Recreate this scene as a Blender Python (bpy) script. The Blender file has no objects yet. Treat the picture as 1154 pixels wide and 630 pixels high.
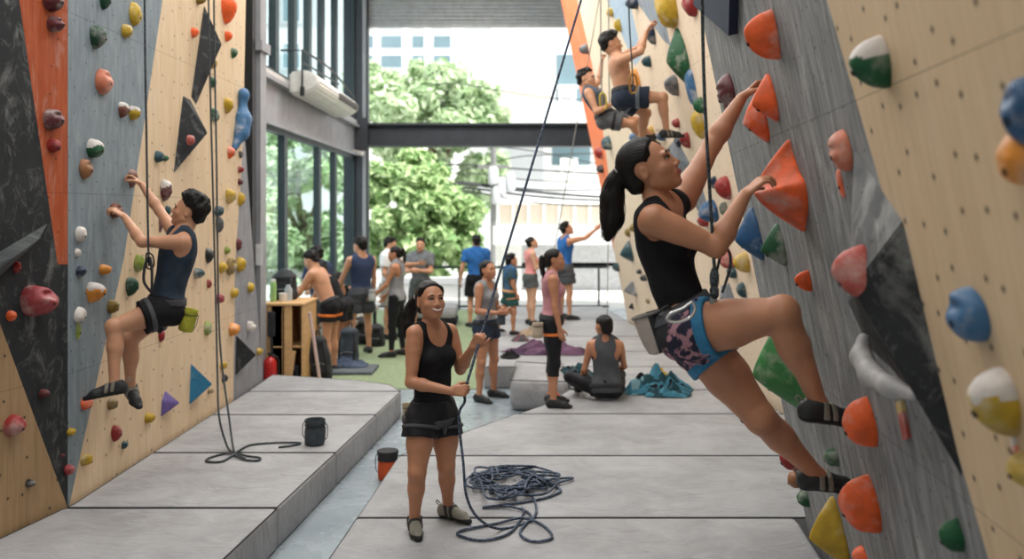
import bpy, bmesh, math, random
import numpy as np
from mathutils import Vector, Matrix, noise
random.seed(7)
sc = bpy.context.scene
COL = sc.collection
# ---------------------------------------------------------------- camera model (horizon at y=238, focal 1000 px)
HC, F, CX, CY = 2.25, 1000.0, 577.0, 238.0
MATZ = 0.28
def P(px, py, Y):
    """world point seen at photo pixel (px,py) at depth Y"""
    return np.array(((px-CX)*Y/F, Y, HC-(py-CY)*Y/F))
def V(*a): return np.array(a, float)
def nrm(v):
    v = np.asarray(v, float); l = np.linalg.norm(v)
    return v/l if l > 1e-9 else v
def lerp(a, b, t): return np.asarray(a, float)*(1-t)+np.asarray(b, float)*t
def srgb(r, g, b):
    f = lambda c: (c/255/12.92) if c/255 <= .04045 else ((c/255+.055)/1.055)**2.4
    return (f(r), f(g), f(b), 1.0)

# ---------------------------------------------------------------- objects
def tag(o, label=None, cat=None, group=None, kind=None):
    if label: o['label'] = label
    if cat: o['category'] = cat
    if group: o['group'] = group
    if kind: o['kind'] = kind
    return o
def link(o, parent=None):
    COL.objects.link(o)
    if parent is not None: o.parent = parent
    return o
def empty(name, loc=(0,0,0)):
    o = bpy.data.objects.new(name, None); o.empty_display_size = .05
    o.location = [float(c) for c in loc]
    return link(o)
def mesh_np(name, verts, faces, mats, smooth=True, parent=None, mi=None, origin=None, uv=None):
    """faces: (n,4) array or list of polygons. vertices in world space; origin becomes the object's location"""
    me = bpy.data.meshes.new(name)
    verts = np.asarray(verts, np.float32)
    if origin is None: origin = np.zeros(3) if parent is not None else (verts.min(0)*[.5,.5,1]+verts.max(0)*[.5,.5,0])
    pl = np.zeros(3)
    q = parent
    while q is not None:
        pl = pl+np.array(q.location); q = q.parent
    origin = np.asarray(origin, float)
    if parent is not None: origin = pl
    vv = (verts-origin).astype(np.float32)
    if isinstance(faces, np.ndarray):
        n = len(faces); k = faces.shape[1]
        me.vertices.add(len(vv)); me.vertices.foreach_set('co', vv.ravel())
        me.loops.add(n*k); me.loops.foreach_set('vertex_index', faces.astype(np.int32).ravel())
        me.polygons.add(n)
        me.polygons.foreach_set('loop_start', np.arange(0, n*k, k, dtype=np.int32))
        me.update(calc_edges=True)
    else:
        me.from_pydata([tuple(map(float, v)) for v in vv], [], [tuple(int(i) for i in f) for f in faces])
    if not isinstance(mats, (list, tuple)): mats = [mats]
    for m in mats: me.materials.append(m)
    me.polygons.foreach_set('use_smooth', [bool(smooth)]*len(me.polygons))
    if mi is not None: me.polygons.foreach_set('material_index', np.asarray(mi, np.int32))
    if uv is not None:
        lay = me.uv_layers.new(name='UVMap')
        li = np.zeros(len(me.loops), np.int32); me.loops.foreach_get('vertex_index', li)
        lay.data.foreach_set('uv', np.asarray(uv, np.float32)[li].ravel())
    me.validate(); me.update()
    o = bpy.data.objects.new(name, me)
    link(o, parent)
    o.location = [0,0,0] if parent is not None else [float(c) for c in origin]
    return o

class MB:
    """collects boxes, tubes, prisms and lathes into one mesh"""
    def __init__(s): s.v = []; s.f = []; s.m = []
    def add(s, v, f, m=0):
        n = len(s.v); s.v += [tuple(map(float, p)) for p in v]
        s.f += [tuple(i+n for i in q) for q in f]; s.m += [m]*len(f); return s
    def box(s, lo, hi, m=0, bev=0.0, R=None, c=None):
        lo, hi = np.minimum(lo, hi).astype(float), np.maximum(lo, hi).astype(float)
        if bev <= 0:
            v = [(x,y,z) for z in (lo[2],hi[2]) for y in (lo[1],hi[1]) for x in (lo[0],hi[0])]
            f = [(0,2,3,1),(4,5,7,6),(0,1,5,4),(2,6,7,3),(0,4,6,2),(1,3,7,5)]
        else:
            bm = bmesh.new(); bmesh.ops.create_cube(bm, size=1)
            for w in bm.verts: w.co = Vector([(lo[i]+hi[i])/2+w.co[i]*(hi[i]-lo[i]) for i in range(3)])
            bmesh.ops.bevel(bm, geom=bm.edges[:], offset=bev, segments=2, affect='EDGES', profile=.6)
            bm.verts.index_update()
            v = [tuple(w.co) for w in bm.verts]; f = [[w.index for w in q.verts] for q in bm.faces]; bm.free()
        if R is not None:
            c = np.asarray(c, float); v = [c+R@(np.array(p)-c) for p in v]
        return s.add(v, f, m)
    def tube(s, pts, r, m=0, n=8, caps=True, closed=False, flat=None):
        v, f = tube_geo(pts, r, n, caps, closed, flat); return s.add(v, f, m)
    def prism(s, poly, d, m=0):
        """poly: 3D polygon; d: extrusion vector"""
        poly = [np.asarray(p, float) for p in poly]; n = len(poly); d = np.asarray(d, float)
        v = poly+[p+d for p in poly]
        f = [tuple(range(n)), tuple(range(2*n-1, n-1, -1))]+[(i, i+n, (i+1) % n+n, (i+1) % n) for i in range(n)]
        return s.add(v, f, m)
    def lathe(s, c, prof, m=0, n=20, ax=(0,0,1)):
        """prof: list of (radius, height) along axis ax from c"""
        ax = nrm(ax); a = nrm(np.cross(ax, (0.3,1,.2))); b = np.cross(ax, a); v = []; f = []
        for r, h in prof:
            for i in range(n):
                t = 2*math.pi*i/n; v.append(np.asarray(c)+ax*h+r*(a*math.cos(t)+b*math.sin(t)))
        for j in range(len(prof)-1):
            for i in range(n):
                f.append((j*n+i, j*n+(i+1) % n, (j+1)*n+(i+1) % n, (j+1)*n+i))
        f.append(tuple(range(n-1, -1, -1))); f.append(tuple((len(prof)-1)*n+i for i in range(n)))
        return s.add(v, f, m)
    def ell(s, c, r, m=0, R=None, nu=14, nv=9):
        R = np.eye(3) if R is None else np.asarray(R)
        v = []; f = []
        for j in range(nv+1):
            p = math.pi*j/nv
            for i in range(nu):
                t = 2*math.pi*i/nu
                q = np.array((r[0]*math.sin(p)*math.cos(t), r[1]*math.sin(p)*math.sin(t), r[2]*math.cos(p)))
                v.append(np.asarray(c)+q@R)
        for j in range(nv):
            for i in range(nu): f.append((j*nu+i, (j+1)*nu+i, (j+1)*nu+(i+1) % nu, j*nu+(i+1) % nu))
        return s.add(v, f, m)
    def build(s, name, mats, parent=None, smooth=False, origin=None):
        o = mesh_np(name, np.array(s.v), s.f, mats, smooth, parent, s.m, origin)
        fix_normals(o)
        if smooth: auto_smooth(o)
        return o
def fix_normals(o):
    bm = bmesh.new(); bm.from_mesh(o.data)
    bmesh.ops.recalc_face_normals(bm, faces=bm.faces[:]); bm.to_mesh(o.data); bm.free()
def auto_smooth(o, ang=40):
    me = o.data
    bm = bmesh.new(); bm.from_mesh(me)
    for e in bm.edges:
        e.smooth = not (len(e.link_faces) == 2 and e.calc_face_angle(0) > math.radians(ang))
    bm.to_mesh(me); bm.free()
def tube_geo(pts, r, n=8, caps=True, closed=False, flat=None):
    pts = [np.asarray(p, float) for p in pts]; N = len(pts)
    rs = r if hasattr(r, '__len__') else [r]*N
    tg = []
    for i in range(N):
        a = pts[(i-1) % N] if closed or i > 0 else pts[0]
        b = pts[(i+1) % N] if closed or i < N-1 else pts[-1]
        tg.append(nrm(b-a))
    up = np.array((0,0,1.)) if abs(tg[0][2]) < .9 else np.array((1.,0,0))
    if flat is not None: up = np.asarray(flat[0], float)
    u = nrm(up-tg[0]*np.dot(up, tg[0])); v = []; f = []
    for i in range(N):
        u = nrm(u-tg[i]*np.dot(u, tg[i])); w = np.cross(tg[i], u)
        fu = flat[1] if flat is not None else 1.0
        for k in range(n):
            t = 2*math.pi*(k+.5)/n
            v.append(pts[i]+rs[i]*(u*math.cos(t)*fu+w*math.sin(t)))
    for i in range(N if closed else N-1):
        j = (i+1) % N
        for k in range(n): f.append((i*n+k, i*n+(k+1) % n, j*n+(k+1) % n, j*n+k))
    if caps and not closed: f += [tuple(range(n-1, -1, -1)), tuple((N-1)*n+k for k in range(n))]
    return v, f
def spline(pts, sub=8, closed=False):
    """Catmull-Rom through pts"""
    p = [np.asarray(q, float) for q in pts]; N = len(p); out = []
    g = (lambda i: p[i % N]) if closed else (lambda i: p[min(max(i, 0), N-1)])
    for i in range(N if closed else N-1):
        a, b, c, d = g(i-1), g(i), g(i+1), g(i+2)
        for k in range(sub):
            t = k/sub
            out.append(.5*((2*b)+(c-a)*t+(2*a-5*b+4*c-d)*t*t+(3*b-3*c+d-a)*t**3))
    if not closed: out.append(p[-1])
    return out

# ---------------------------------------------------------------- materials
MATS = {}
def nodes(name):
    m = bpy.data.materials.new(name); m.use_nodes = True
    nt = m.node_tree; b = nt.nodes['Principled BSDF']
    return m, nt, b
def N(nt, typ, **kw):
    n = nt.nodes.new(typ)
    for k, v in kw.items():
        if k.startswith('i_'):
            key = k[2:]; key = int(key) if key.isdigit() else key.replace('_', ' ')
            n.inputs[key].default_value = v
        else: setattr(n, k, v)
    return n
def mixc(nt, fac, a, b, typ='MIX'):
    n = nt.nodes.new('ShaderNodeMix'); n.data_type = 'RGBA'; n.blend_type = typ
    for s, x in ((0, fac), (6, a), (7, b)):
        if hasattr(x, 'is_linked') or hasattr(x, 'links'): nt.links.new(x, n.inputs[s])
        else: n.inputs[s].default_value = x
    return n.outputs[2]
def ramp(nt, src, stops):
    n = nt.nodes.new('ShaderNodeValToRGB'); cr = n.color_ramp
    while len(cr.elements) < len(stops): cr.elements.new(.5)
    for e, (p, c) in zip(cr.elements, stops):
        e.position = p; e.color = c if hasattr(c, '__len__') else (c, c, c, 1)
    nt.links.new(src, n.inputs[0]); return n.outputs[0]
def coord(nt, kind='Object', scale=(1,1,1)):
    t = nt.nodes.new('ShaderNodeTexCoord'); mp = nt.nodes.new('ShaderNodeMapping')
    mp.inputs['Scale'].default_value = scale
    nt.links.new(t.outputs[kind], mp.inputs[0]); return mp.outputs[0]
def noise_tex(nt, vec, scale, detail=4, rough=.55, dist=0):
    n = N(nt, 'ShaderNodeTexNoise', i_Scale=scale, i_Detail=detail, i_Roughness=rough, i_Distortion=dist)
    nt.links.new(vec, n.inputs['Vector']); return n.outputs[0]
def bump(nt, b, h, strength=.2, dist=.01):
    n = N(nt, 'ShaderNodeBump', i_Strength=strength, i_Distance=dist)
    nt.links.new(h, n.inputs['Height']); nt.links.new(n.outputs[0], b.inputs['Normal'])
def simple(name, rgb, rough=.6, metal=0.0, var=.12, scale=8, bmp=0.0, bscale=60, spec=.5, sss=0.0, stretch=(1,1,1), c2=None, cstops=None):
    if name in MATS: return MATS[name]
    m, nt, b = nodes(name); c = srgb(*rgb)
    v = coord(nt, 'Object', stretch)
    n = noise_tex(nt, v, scale)
    if c2 is not None:
        lo = c; hi = srgb(*c2); st = cstops or (.42, .58)
    else:
        lo = tuple(x*(1-var) for x in c[:3])+(1,); hi = tuple(min(1, x*(1+var)) for x in c[:3])+(1,); st = (.3, .7)
    nt.links.new(ramp(nt, n, [(st[0], lo), (st[1], hi)]), b.inputs['Base Color'])
    b.inputs['Roughness'].default_value = rough; b.inputs['Metallic'].default_value = metal
    b.inputs['Specular IOR Level'].default_value = spec
    if sss: b.inputs['Subsurface Weight'].default_value = sss; b.inputs['Subsurface Radius'].default_value = (.02, .008, .004)
    if bmp: bump(nt, b, noise_tex(nt, v, bscale, 3), bmp)
    MATS[name] = m; return m

# ---------------------------------------------------------------- signed distance fields -> one continuous mesh
class RC:
    """round cone a->b, radii ra, rb; optional flattening along axis 'ax' by factor 'fl'"""
    def __init__(s, a, b, ra, rb, ax=None, fl=1.0):
        s.a, s.b = np.asarray(a, float), np.asarray(b, float); s.ra, s.rb = ra, rb; s.ax = None if ax is None else nrm(ax); s.fl = fl
        if np.linalg.norm(s.b-s.a) < 1e-5: s.b = s.a+np.array((0,0,1e-4))
        if abs(ra-rb) >= np.linalg.norm(s.b-s.a)*.98:
            s.b = s.a+nrm(s.b-s.a)*(abs(ra-rb)*1.03+1e-4)
    def bbox(s):
        r = max(s.ra, s.rb); return np.minimum(s.a, s.b)-r, np.maximum(s.a, s.b)+r
    def ev(s, X, Y, Z):
        px, py, pz = X-s.a[0], Y-s.a[1], Z-s.a[2]
        ba = s.b-s.a
        if s.ax is not None:
            q = px*s.ax[0]+py*s.ax[1]+pz*s.ax[2]; k = (1/s.fl-1)
            px, py, pz = px+q*k*s.ax[0], py+q*k*s.ax[1], pz+q*k*s.ax[2]
            ba = ba+s.ax*np.dot(ba, s.ax)*k
        l2 = float(ba@ba); rr = s.ra-s.rb; a2 = max(l2-rr*rr, 1e-9); il2 = 1/l2
        y = px*ba[0]+py*ba[1]+pz*ba[2]; z = y-l2
        x2 = (px*l2-ba[0]*y)**2+(py*l2-ba[1]*y)**2+(pz*l2-ba[2]*y)**2
        y2 = y*y*l2; z2 = z*z*l2; k = np.sign(rr)*rr*rr*x2
        d = (np.sqrt(x2*a2*il2)+y*rr)*il2-s.ra
        d = np.where(np.sign(y)*a2*y2 < k, np.sqrt(x2+y2)*il2-s.ra, d)
        d = np.where(np.sign(z)*a2*z2 > k, np.sqrt(x2+z2)*il2-s.rb, d)
        return d*(s.fl**.5 if s.ax is not None else 1)
class EL:
    """ellipsoid, rows of R are its axes"""
    def __init__(s, c, r, R=None):
        s.c = np.asarray(c, float); s.r = np.asarray(r, float); s.R = np.eye(3) if R is None else np.asarray(R, float)
    def bbox(s):
        e = np.sqrt(((s.R*s.r[:, None])**2).sum(0)); return s.c-e, s.c+e
    def ev(s, X, Y, Z):
        px, py, pz = X-s.c[0], Y-s.c[1], Z-s.c[2]; k0 = 0; k1 = 0
        for i in range(3):
            q = px*s.R[i,0]+py*s.R[i,1]+pz*s.R[i,2]
            k0 = k0+(q/s.r[i])**2; k1 = k1+(q/s.r[i]**2)**2
        k0 = np.sqrt(k0); k1 = np.sqrt(k1)+1e-9
        return k0*(k0-1)/k1
def smin(a, b, k):
    if k <= 0: return np.minimum(a, b)
    h = np.clip(.5+.5*(b-a)/k, 0, 1)
    return b+(a-b)*h-k*h*(1-h)
def smax(a, b, k): return -smin(-a, -b, k)
class Grid:
    def __init__(s, lo, hi, res):
        s.res = res; s.lo = np.asarray(lo, float); n = np.ceil((np.asarray(hi)-s.lo)/res).astype(int)+1; s.n = n
        ax = [(s.lo[i]+res*np.arange(n[i])).astype(np.float32) for i in range(3)]
        s.X = ax[0][:, None, None]; s.Y = ax[1][None, :, None]; s.Z = ax[2][None, None, :]
    @staticmethod
    def around(prims, res, pad=.03):
        b = [p.bbox() for p in prims]
        return Grid(np.min([q[0] for q in b], 0)-pad, np.max([q[1] for q in b], 0)+pad, res)
    def sl(s, lo, hi):
        i = np.clip(np.floor((lo-s.lo)/s.res).astype(int), 0, s.n); j = np.clip(np.ceil((hi-s.lo)/s.res).astype(int)+1, 0, s.n)
        return tuple(slice(int(a), int(b)) for a, b in zip(i, j))
    def field(s, prims, f=None):
        """prims: list of (prim, k) or (prim, k, 'cut')"""
        if f is None: f = np.full(tuple(s.n), .5, np.float32)
        for q in prims:
            p, k = q[0], q[1]; lo, hi = p.bbox(); m = max(k, .034)+2*s.res
            S = s.sl(lo-m, hi+m)
            if any(a.stop <= a.start for a in S): continue
            d = p.ev(s.X[S[0]], s.Y[:, S[1]], s.Z[:, :, S[2]]).astype(np.float32)
            f[S] = smax(f[S], -d, k) if len(q) > 2 else smin(f[S], d, k)
        return f
    def plane(s, pt, n):
        """positive on the side n points to"""
        n = nrm(n); return s.X*n[0]+s.Y*n[1]+s.Z*n[2]-float(np.dot(n, pt))
    def mesh(s, f, smooth=1):
        return surface_nets(f, s.lo, s.res, smooth)
def surface_nets(f, lo, res, smooth=1):
    f = np.pad(f, 1, constant_values=.5); lo = np.asarray(lo)-res
    ins = f < 0
    nx, ny, nz = f.shape
    cnt = np.zeros((nx-1, ny-1, nz-1), np.int8)
    cs = [(i, j, k) for i in (0,1) for j in (0,1) for k in (0,1)]
    for i, j, k in cs: cnt += ins[i:nx-1+i, j:ny-1+j, k:nz-1+k]
    act = (cnt > 0) & (cnt < 8)
    idx = np.argwhere(act)
    if len(idx) == 0: return np.zeros((0,3)), np.zeros((0,4), int)
    vid = np.full(act.shape, -1, np.int32); vid[act] = np.arange(len(idx))
    c = {q: f[idx[:,0]+q[0], idx[:,1]+q[1], idx[:,2]+q[2]] for q in cs}
    acc = np.zeros((len(idx), 3)); n = np.zeros(len(idx))
    for a in cs:
        for ax in range(3):
            if a[ax] == 1: continue
            b = list(a); b[ax] = 1; b = tuple(b)
            va, vb = c[a], c[b]; m = (va < 0) != (vb < 0)
            t = np.where(m, va/np.where(m, va-vb, 1), 0)
            p = np.array(a, float)[None, :].repeat(len(idx), 0); p[:, ax] += t
            acc[m] += p[m]; n[m] += 1
    verts = lo+res*(idx+acc/n[:, None])
    faces = []
    for ax in range(3):
        u, v = (ax+1) % 3, (ax+2) % 3
        a = np.moveaxis(ins, (ax, u, v), (0, 1, 2)); g = np.moveaxis(vid, (ax, u, v), (0, 1, 2))
        ch = a[:-1] != a[1:]; e = np.argwhere(ch)
        e = e[(e[:,1] > 0) & (e[:,2] > 0) & (e[:,1] < g.shape[1]) & (e[:,2] < g.shape[2])]
        q = np.stack([g[e[:,0], e[:,1]-1, e[:,2]-1], g[e[:,0], e[:,1], e[:,2]-1], g[e[:,0], e[:,1], e[:,2]], g[e[:,0], e[:,1]-1, e[:,2]]], 1)
        flip = ~a[e[:,0], e[:,1], e[:,2]]
        q[flip] = q[flip][:, ::-1]
        faces.append(q)
    faces = np.concatenate(faces); faces = faces[(faces >= 0).all(1)]
    for _ in range(smooth):
        sm = np.zeros_like(verts); w = np.zeros(len(verts))
        for i in range(4):
            for d in (1, 3):
                np.add.at(sm, faces[:, i], verts[faces[:, (i+d) % 4]]); np.add.at(w, faces[:, i], 1)
        verts = verts*.5+.5*sm/np.maximum(w, 1)[:, None]
    return verts, faces
def sdf_obj(name, prims, res, mat, parent=None, pad=.03, smooth=1, disp=None):
    g = Grid.around([p[0] for p in prims], res, pad); v, f = g.mesh(g.field(prims), smooth)
    if disp is not None: v = disp(v)
    return mesh_np(name, v, f, mat, True, parent)
# ---------------------------------------------------------------- people
SKIN = lambda name, rgb: simple(name, rgb, .48, 0, .10, 9, .05, 140, .45, .12)
def sk_tan(): return SKIN('skin_tan', (196,144,112))
def sk_warm(): return SKIN('skin_warm', (184,128,96))
def sk_pale(): return SKIN('skin_pale', (212,166,136))
def cloth(name, rgb, c2=None, rough=.85, scale=10, **k): return simple('cloth_'+name, rgb, rough, 0, .14, scale, .25, 160, .25, c2=c2, **k)
def hair_mat(): return simple('hair_black', (17,13,12), .5, 0, .3, 30, .35, 120, .3, stretch=(3,3,.6))
def rot_about(v, ax, deg):
    a = math.radians(deg); ax = nrm(ax); v = np.asarray(v, float)
    return v*math.cos(a)+np.cross(ax, v)*math.sin(a)+ax*np.dot(ax, v)*(1-math.cos(a))

CURL = {'relax': (22,28,18), 'fist': (72,92,55), 'hold': (35,62,38), 'crimp': (25,80,25), 'soft': (35,40,25), 'flat': (8,12,8)}
def hand_prims(W, d, n, side, s=1.0, curl='relax', thumb=.4):
    d = nrm(d); n = nrm(n-d*np.dot(n, d)); l = np.cross(d, n)*(1 if side == 'R' else -1)
    cu = CURL[curl] if isinstance(curl, str) else curl
    o = []; W = np.asarray(W, float)
    offs = (.029, .010, -.009, -.027); L = (.070, .079, .073, .057); B = (.090, .094, .089, .080); R = (.0092, .0096, .0090, .0078)
    for i in range(4):
        base = W+(d*B[i]+l*offs[i])*s
        o.append((RC(W+(l*offs[i]*.6+d*.008)*s, base, .0145*s, .0112*s, n, .85), .010))
        dd = nrm(d+l*(offs[i]*2.2)); p = base; a = 0
        for j, fr in enumerate((.46, .30, .24)):
            a += cu[j]*(1+.06*(i-1.5))
            q = p+(dd*math.cos(math.radians(a))+n*math.sin(math.radians(a)))*L[i]*fr*s
            o.append((RC(p, q, R[i]*(1-.1*j)*s, R[i]*(.92-.1*j)*s), .004)); p = q
    t0 = W+(d*.018+l*.020+n*.004)*s
    t1 = t0+nrm(d*.62+l*.62+n*.45*thumb*1.6)*.045*s
    t2 = t1+nrm(d*.85+l*.15+n*(.3+thumb))*.034*s
    t3 = t2+nrm(d*.8-l*.25*thumb+n*(.3+thumb))*.027*s
    o += [(RC(t0, t1, .0165*s, .0118*s), .012), (RC(t1, t2, .0112*s, .0098*s), .004), (RC(t2, t3, .0098*s, .0078*s), .004)]
    return o

def head_frame(S):
    f = nrm(S['hf']); u = S.get('hu', V(0,0,1)); u = nrm(u-f*np.dot(u, f)); l = np.cross(u, f)   # l: the person's left
    return np.stack([l, f, u]), np.asarray(S['hd'], float), S['s']*S.get('hs', 1.0)
def head_prims(S):
    R, c, s = head_frame(S); m = S['sex'] == 'm'
    w = lambda x, y, z: c+(V(x, y, z)*s)@R
    e = lambda x, y, z, a, b, d: EL(w(x, y, z), V(a, b, d)*s, R)
    jw = .050 if m else .041
    o = [(e(0,-.014,.030,.074,.093,.083), 0), (e(0,.022,-.012,.066,.074,.088), .03), (e(0,.034,-.052,.052,.055,.058), .03)]
    for q in (1,-1):
        o.append((RC(w(q*jw,.0,-.062), w(q*.011,.064 if m else .062,-.101 if m else -.098), (.021 if m else .017)*s, (.016 if m else .013)*s), .03))
        o.append((e(q*.040,.058,-.030,.025,.024,.022), .02))
        o.append((e(q*.030,.086,.018,.024,.012 if m else .010,.010), .014))
    o.append((e(0,.074 if m else .071,-.100 if m else -.097,.019 if m else .016,.016,.013), .02))
    for q in (1,-1): o.append((EL(w(q*.031,.108,-.002), V(.019,.017,.011)*s, R), .012, 'cut'))
    o.append((RC(w(0,.088,.006), w(0,.112 if m else .108,-.034), .0075*s, (.0105 if m else .0088)*s), .010))
    for q in (1,-1): o.append((e(q*.012,.098,-.039,.0085,.010,.0075), .006))
    o.append((e(0,.083,-.066,.026,.016,.017), .014))
    for q in (1,-1):
        o.append((e(q*.074,-.010,-.012,.009,.017,.028), .006))
        o.append((e(q*.083,-.006,-.008,.007,.009,.014), .004, 'cut'))
    return o
def torso_prims(S):
    s = S['s']; f = S['sex'] == 'f'; B = S['bulk']
    PC = (S['pL']+S['pR'])/2; NB = S['nk']; up = nrm(NB-PC); L = np.linalg.norm(NB-PC)
    lc = S['sL']-S['sR']; lc = nrm(lc-up*np.dot(lc, up)); lp = S['pL']-S['pR']; lp = nrm(lp-up*np.dot(lp, up))
    fc = np.cross(lc, up); fp = np.cross(lp, up)
    S['_fr'] = (PC, NB, up, lc, lp, fc, fp, L)
    bend = S.get('bend', 0.0)
    mid = lambda t: lerp(PC, NB, t)+(fc+fp)*.5*bend*math.sin(math.pi*t)*s
    g = {}
    pw, pd = (.158, .108) if f else (.150, .104)
    g['pelvis'] = [(EL(PC+up*.035*s-fp*.005*s, V(pw*B, pd*B, .115)*s, np.stack([lp, fp, up])), .03)]
    for h in ('pL', 'pR'):
        g['pelvis'].append((EL(S[h]-fp*.045*s-up*.005*s, V(.078,.078,.085)*s*B, np.stack([lp, fp, up])), .045))
    wa, wb = (.108, .122) if f else (.128, .146)
    g['belly'] = [(RC(mid(.12), mid(.42), .128*s*B if f else .130*s*B, wa*s*B, fp, .74), .06), (RC(mid(.42), mid(.68), wa*s*B, wb*s*B, fc, .74), .05)]
    g['chest'] = [(RC(mid(.68), mid(.86), wb*s*B, .095*s*B, fc, .76), .05)]
    g['girdle'] = [(RC(lerp(mid(.90), S['sL'], .78)-up*.012*s, lerp(mid(.90), S['sR'], .78)-up*.012*s, (.045 if f else .054)*s, (.045 if f else .054)*s), .06)]
    neckend = S['hd']+(V(0,-.030,-.055)*S['s'])@head_frame(S)[0]
    for h in ('sL', 'sR'):
        g['girdle'].append((RC(lerp(NB, neckend, .35), lerp(NB, S[h], .72)+up*.004*s, .034*s, (.032 if f else .040)*s), .05))
        g['girdle'].append((EL(lerp(mid(.72), S[h], .55)-fc*.045*s, V(.075,.045,.095)*s, np.stack([lc, fc, up])), .05))
    if f:
        for q in (1,-1):
            g['chest'].append((EL(mid(.68)+lc*.062*q*s+fc*.078*s, V(.056,.050,.056)*s, np.stack([lc, fc, up])), .035))
    else:
        for q in (1,-1):
            g['chest'].append((EL(mid(.74)+lc*.066*q*s+fc*.078*s, V(.074,.034,.058)*s*B, np.stack([lc, fc, up])), .03))
    g['neck'] = [(RC(NB-up*.02*s, neckend, (.047 if f else .060)*s, (.042 if f else .054)*s), .03)]
    return g
def arm_prims(S, q):
    s = S['s']; B = S['bulk']*S.get('armb', 1.0 if S['sex'] == 'm' else .90); sh, e, w = S['s'+q], S['e'+q], S['w'+q]
    up = nrm(sh-e); fo = nrm(w-e)
    bend = nrm((sh+w)/2-e) if np.linalg.norm((sh+w)/2-e) > .01 else V(0,-1,0)
    bi = nrm(bend-up*np.dot(bend, up))
    o = [(RC(sh, lerp(sh, e, .35), .056*s*B, .046*s*B), .03), (RC(lerp(sh, e, .2), e, .046*s*B, .036*s*B), .02),
         (RC(lerp(sh, e, .35)+bi*.014*s, lerp(sh, e, .72)+bi*.012*s, .034*s*B, .030*s*B), .02),
         (RC(lerp(sh, e, .25)-bi*.014*s, lerp(sh, e, .6)-bi*.010*s, .034*s*B, .030*s*B), .02),
         (RC(e, lerp(e, w, .28), .036*s*B, .040*s*B), .02), (RC(lerp(e, w, .28), w, .040*s*B, .0245*s), .02)]
    return o
def leg_prims(S, q):
    s = S['s']; B = S['bulk']*S.get('legb', 1.0); h, k, a = S['p'+q], S['k'+q], S['a'+q]; t = S['t'+q]
    th = nrm(k-h); cf = nrm(a-k)
    back = (h+a)/2-k
    fd = nrm(t-a)
    if np.linalg.norm(back) < .03: back = -(fd-cf*np.dot(fd, cf))
    back = nrm(back-cf*np.dot(back, cf)); bt = nrm(back-th*np.dot(back, th))
    f = S['sex'] == 'f'; tw = 1.04 if f else 1.0
    up = [(RC(h, lerp(h, k, .45), .088*s*B*tw, .074*s*B*tw), .04), (RC(lerp(h, k, .45), k, .074*s*B*tw, .051*s*B), .03),
          (RC(lerp(h, k, .2)-bt*.022*s, lerp(h, k, .8)-bt*.010*s, .066*s*B, .046*s*B), .03),
          (EL(k-bt*.012*s-back*.006*s, V(.045,.045,.050)*s*B), .025)]
    lo = [(RC(k, lerp(k, a, .35), .050*s*B, .046*s*B), .025), (RC(lerp(k, a, .35), a, .046*s*B, .033*s), .02)]
    R = np.stack([np.cross(cf, back), back, cf])
    lo.append((EL(lerp(k, a, .30)+back*.020*s, V(.046,.044,.105)*s*B, R), .03))
    H = foot_frame(S, q)
    lo += [(RC(a, H['heel']+H['u']*.03*s, .034*s, .027*s), .02), (RC(H['heel']+H['u']*.034*s, H['ball']+H['u']*.026*s, .026*s, .024*s, H['u'], .9), .02), (RC(H['ball']+H['u']*.024*s, H['toe']+H['u']*.018*s, .026*s, .016*s, H['u'], .8), .012)]
    return up, lo
def foot_frame(S, q):
    s = S['s']; a, t, k = S['a'+q], S['t'+q], S['k'+q]
    f = nrm(t-a+nrm(a-k)*0); sh = nrm(k-a)
    if 'fu'+q in S: u = nrm(S['fu'+q]); f = nrm(t-a); f = nrm(f-u*np.dot(f, u))
    else:
        # the sole sits .07 below the ankle: solve with the toe near the sole line
        u = nrm(sh-nrm(t-a)*np.dot(sh, nrm(t-a)))
        tgt = a-u*.0*s; f = nrm((t+u*.045*s)-a); u = nrm(u-f*np.dot(u, f))
    heel = a-u*.072*s-f*.040*s
    return dict(f=f, u=u, l=np.cross(u, f), heel=heel, ball=heel+f*.165*s, toe=heel+f*.222*s)

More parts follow.
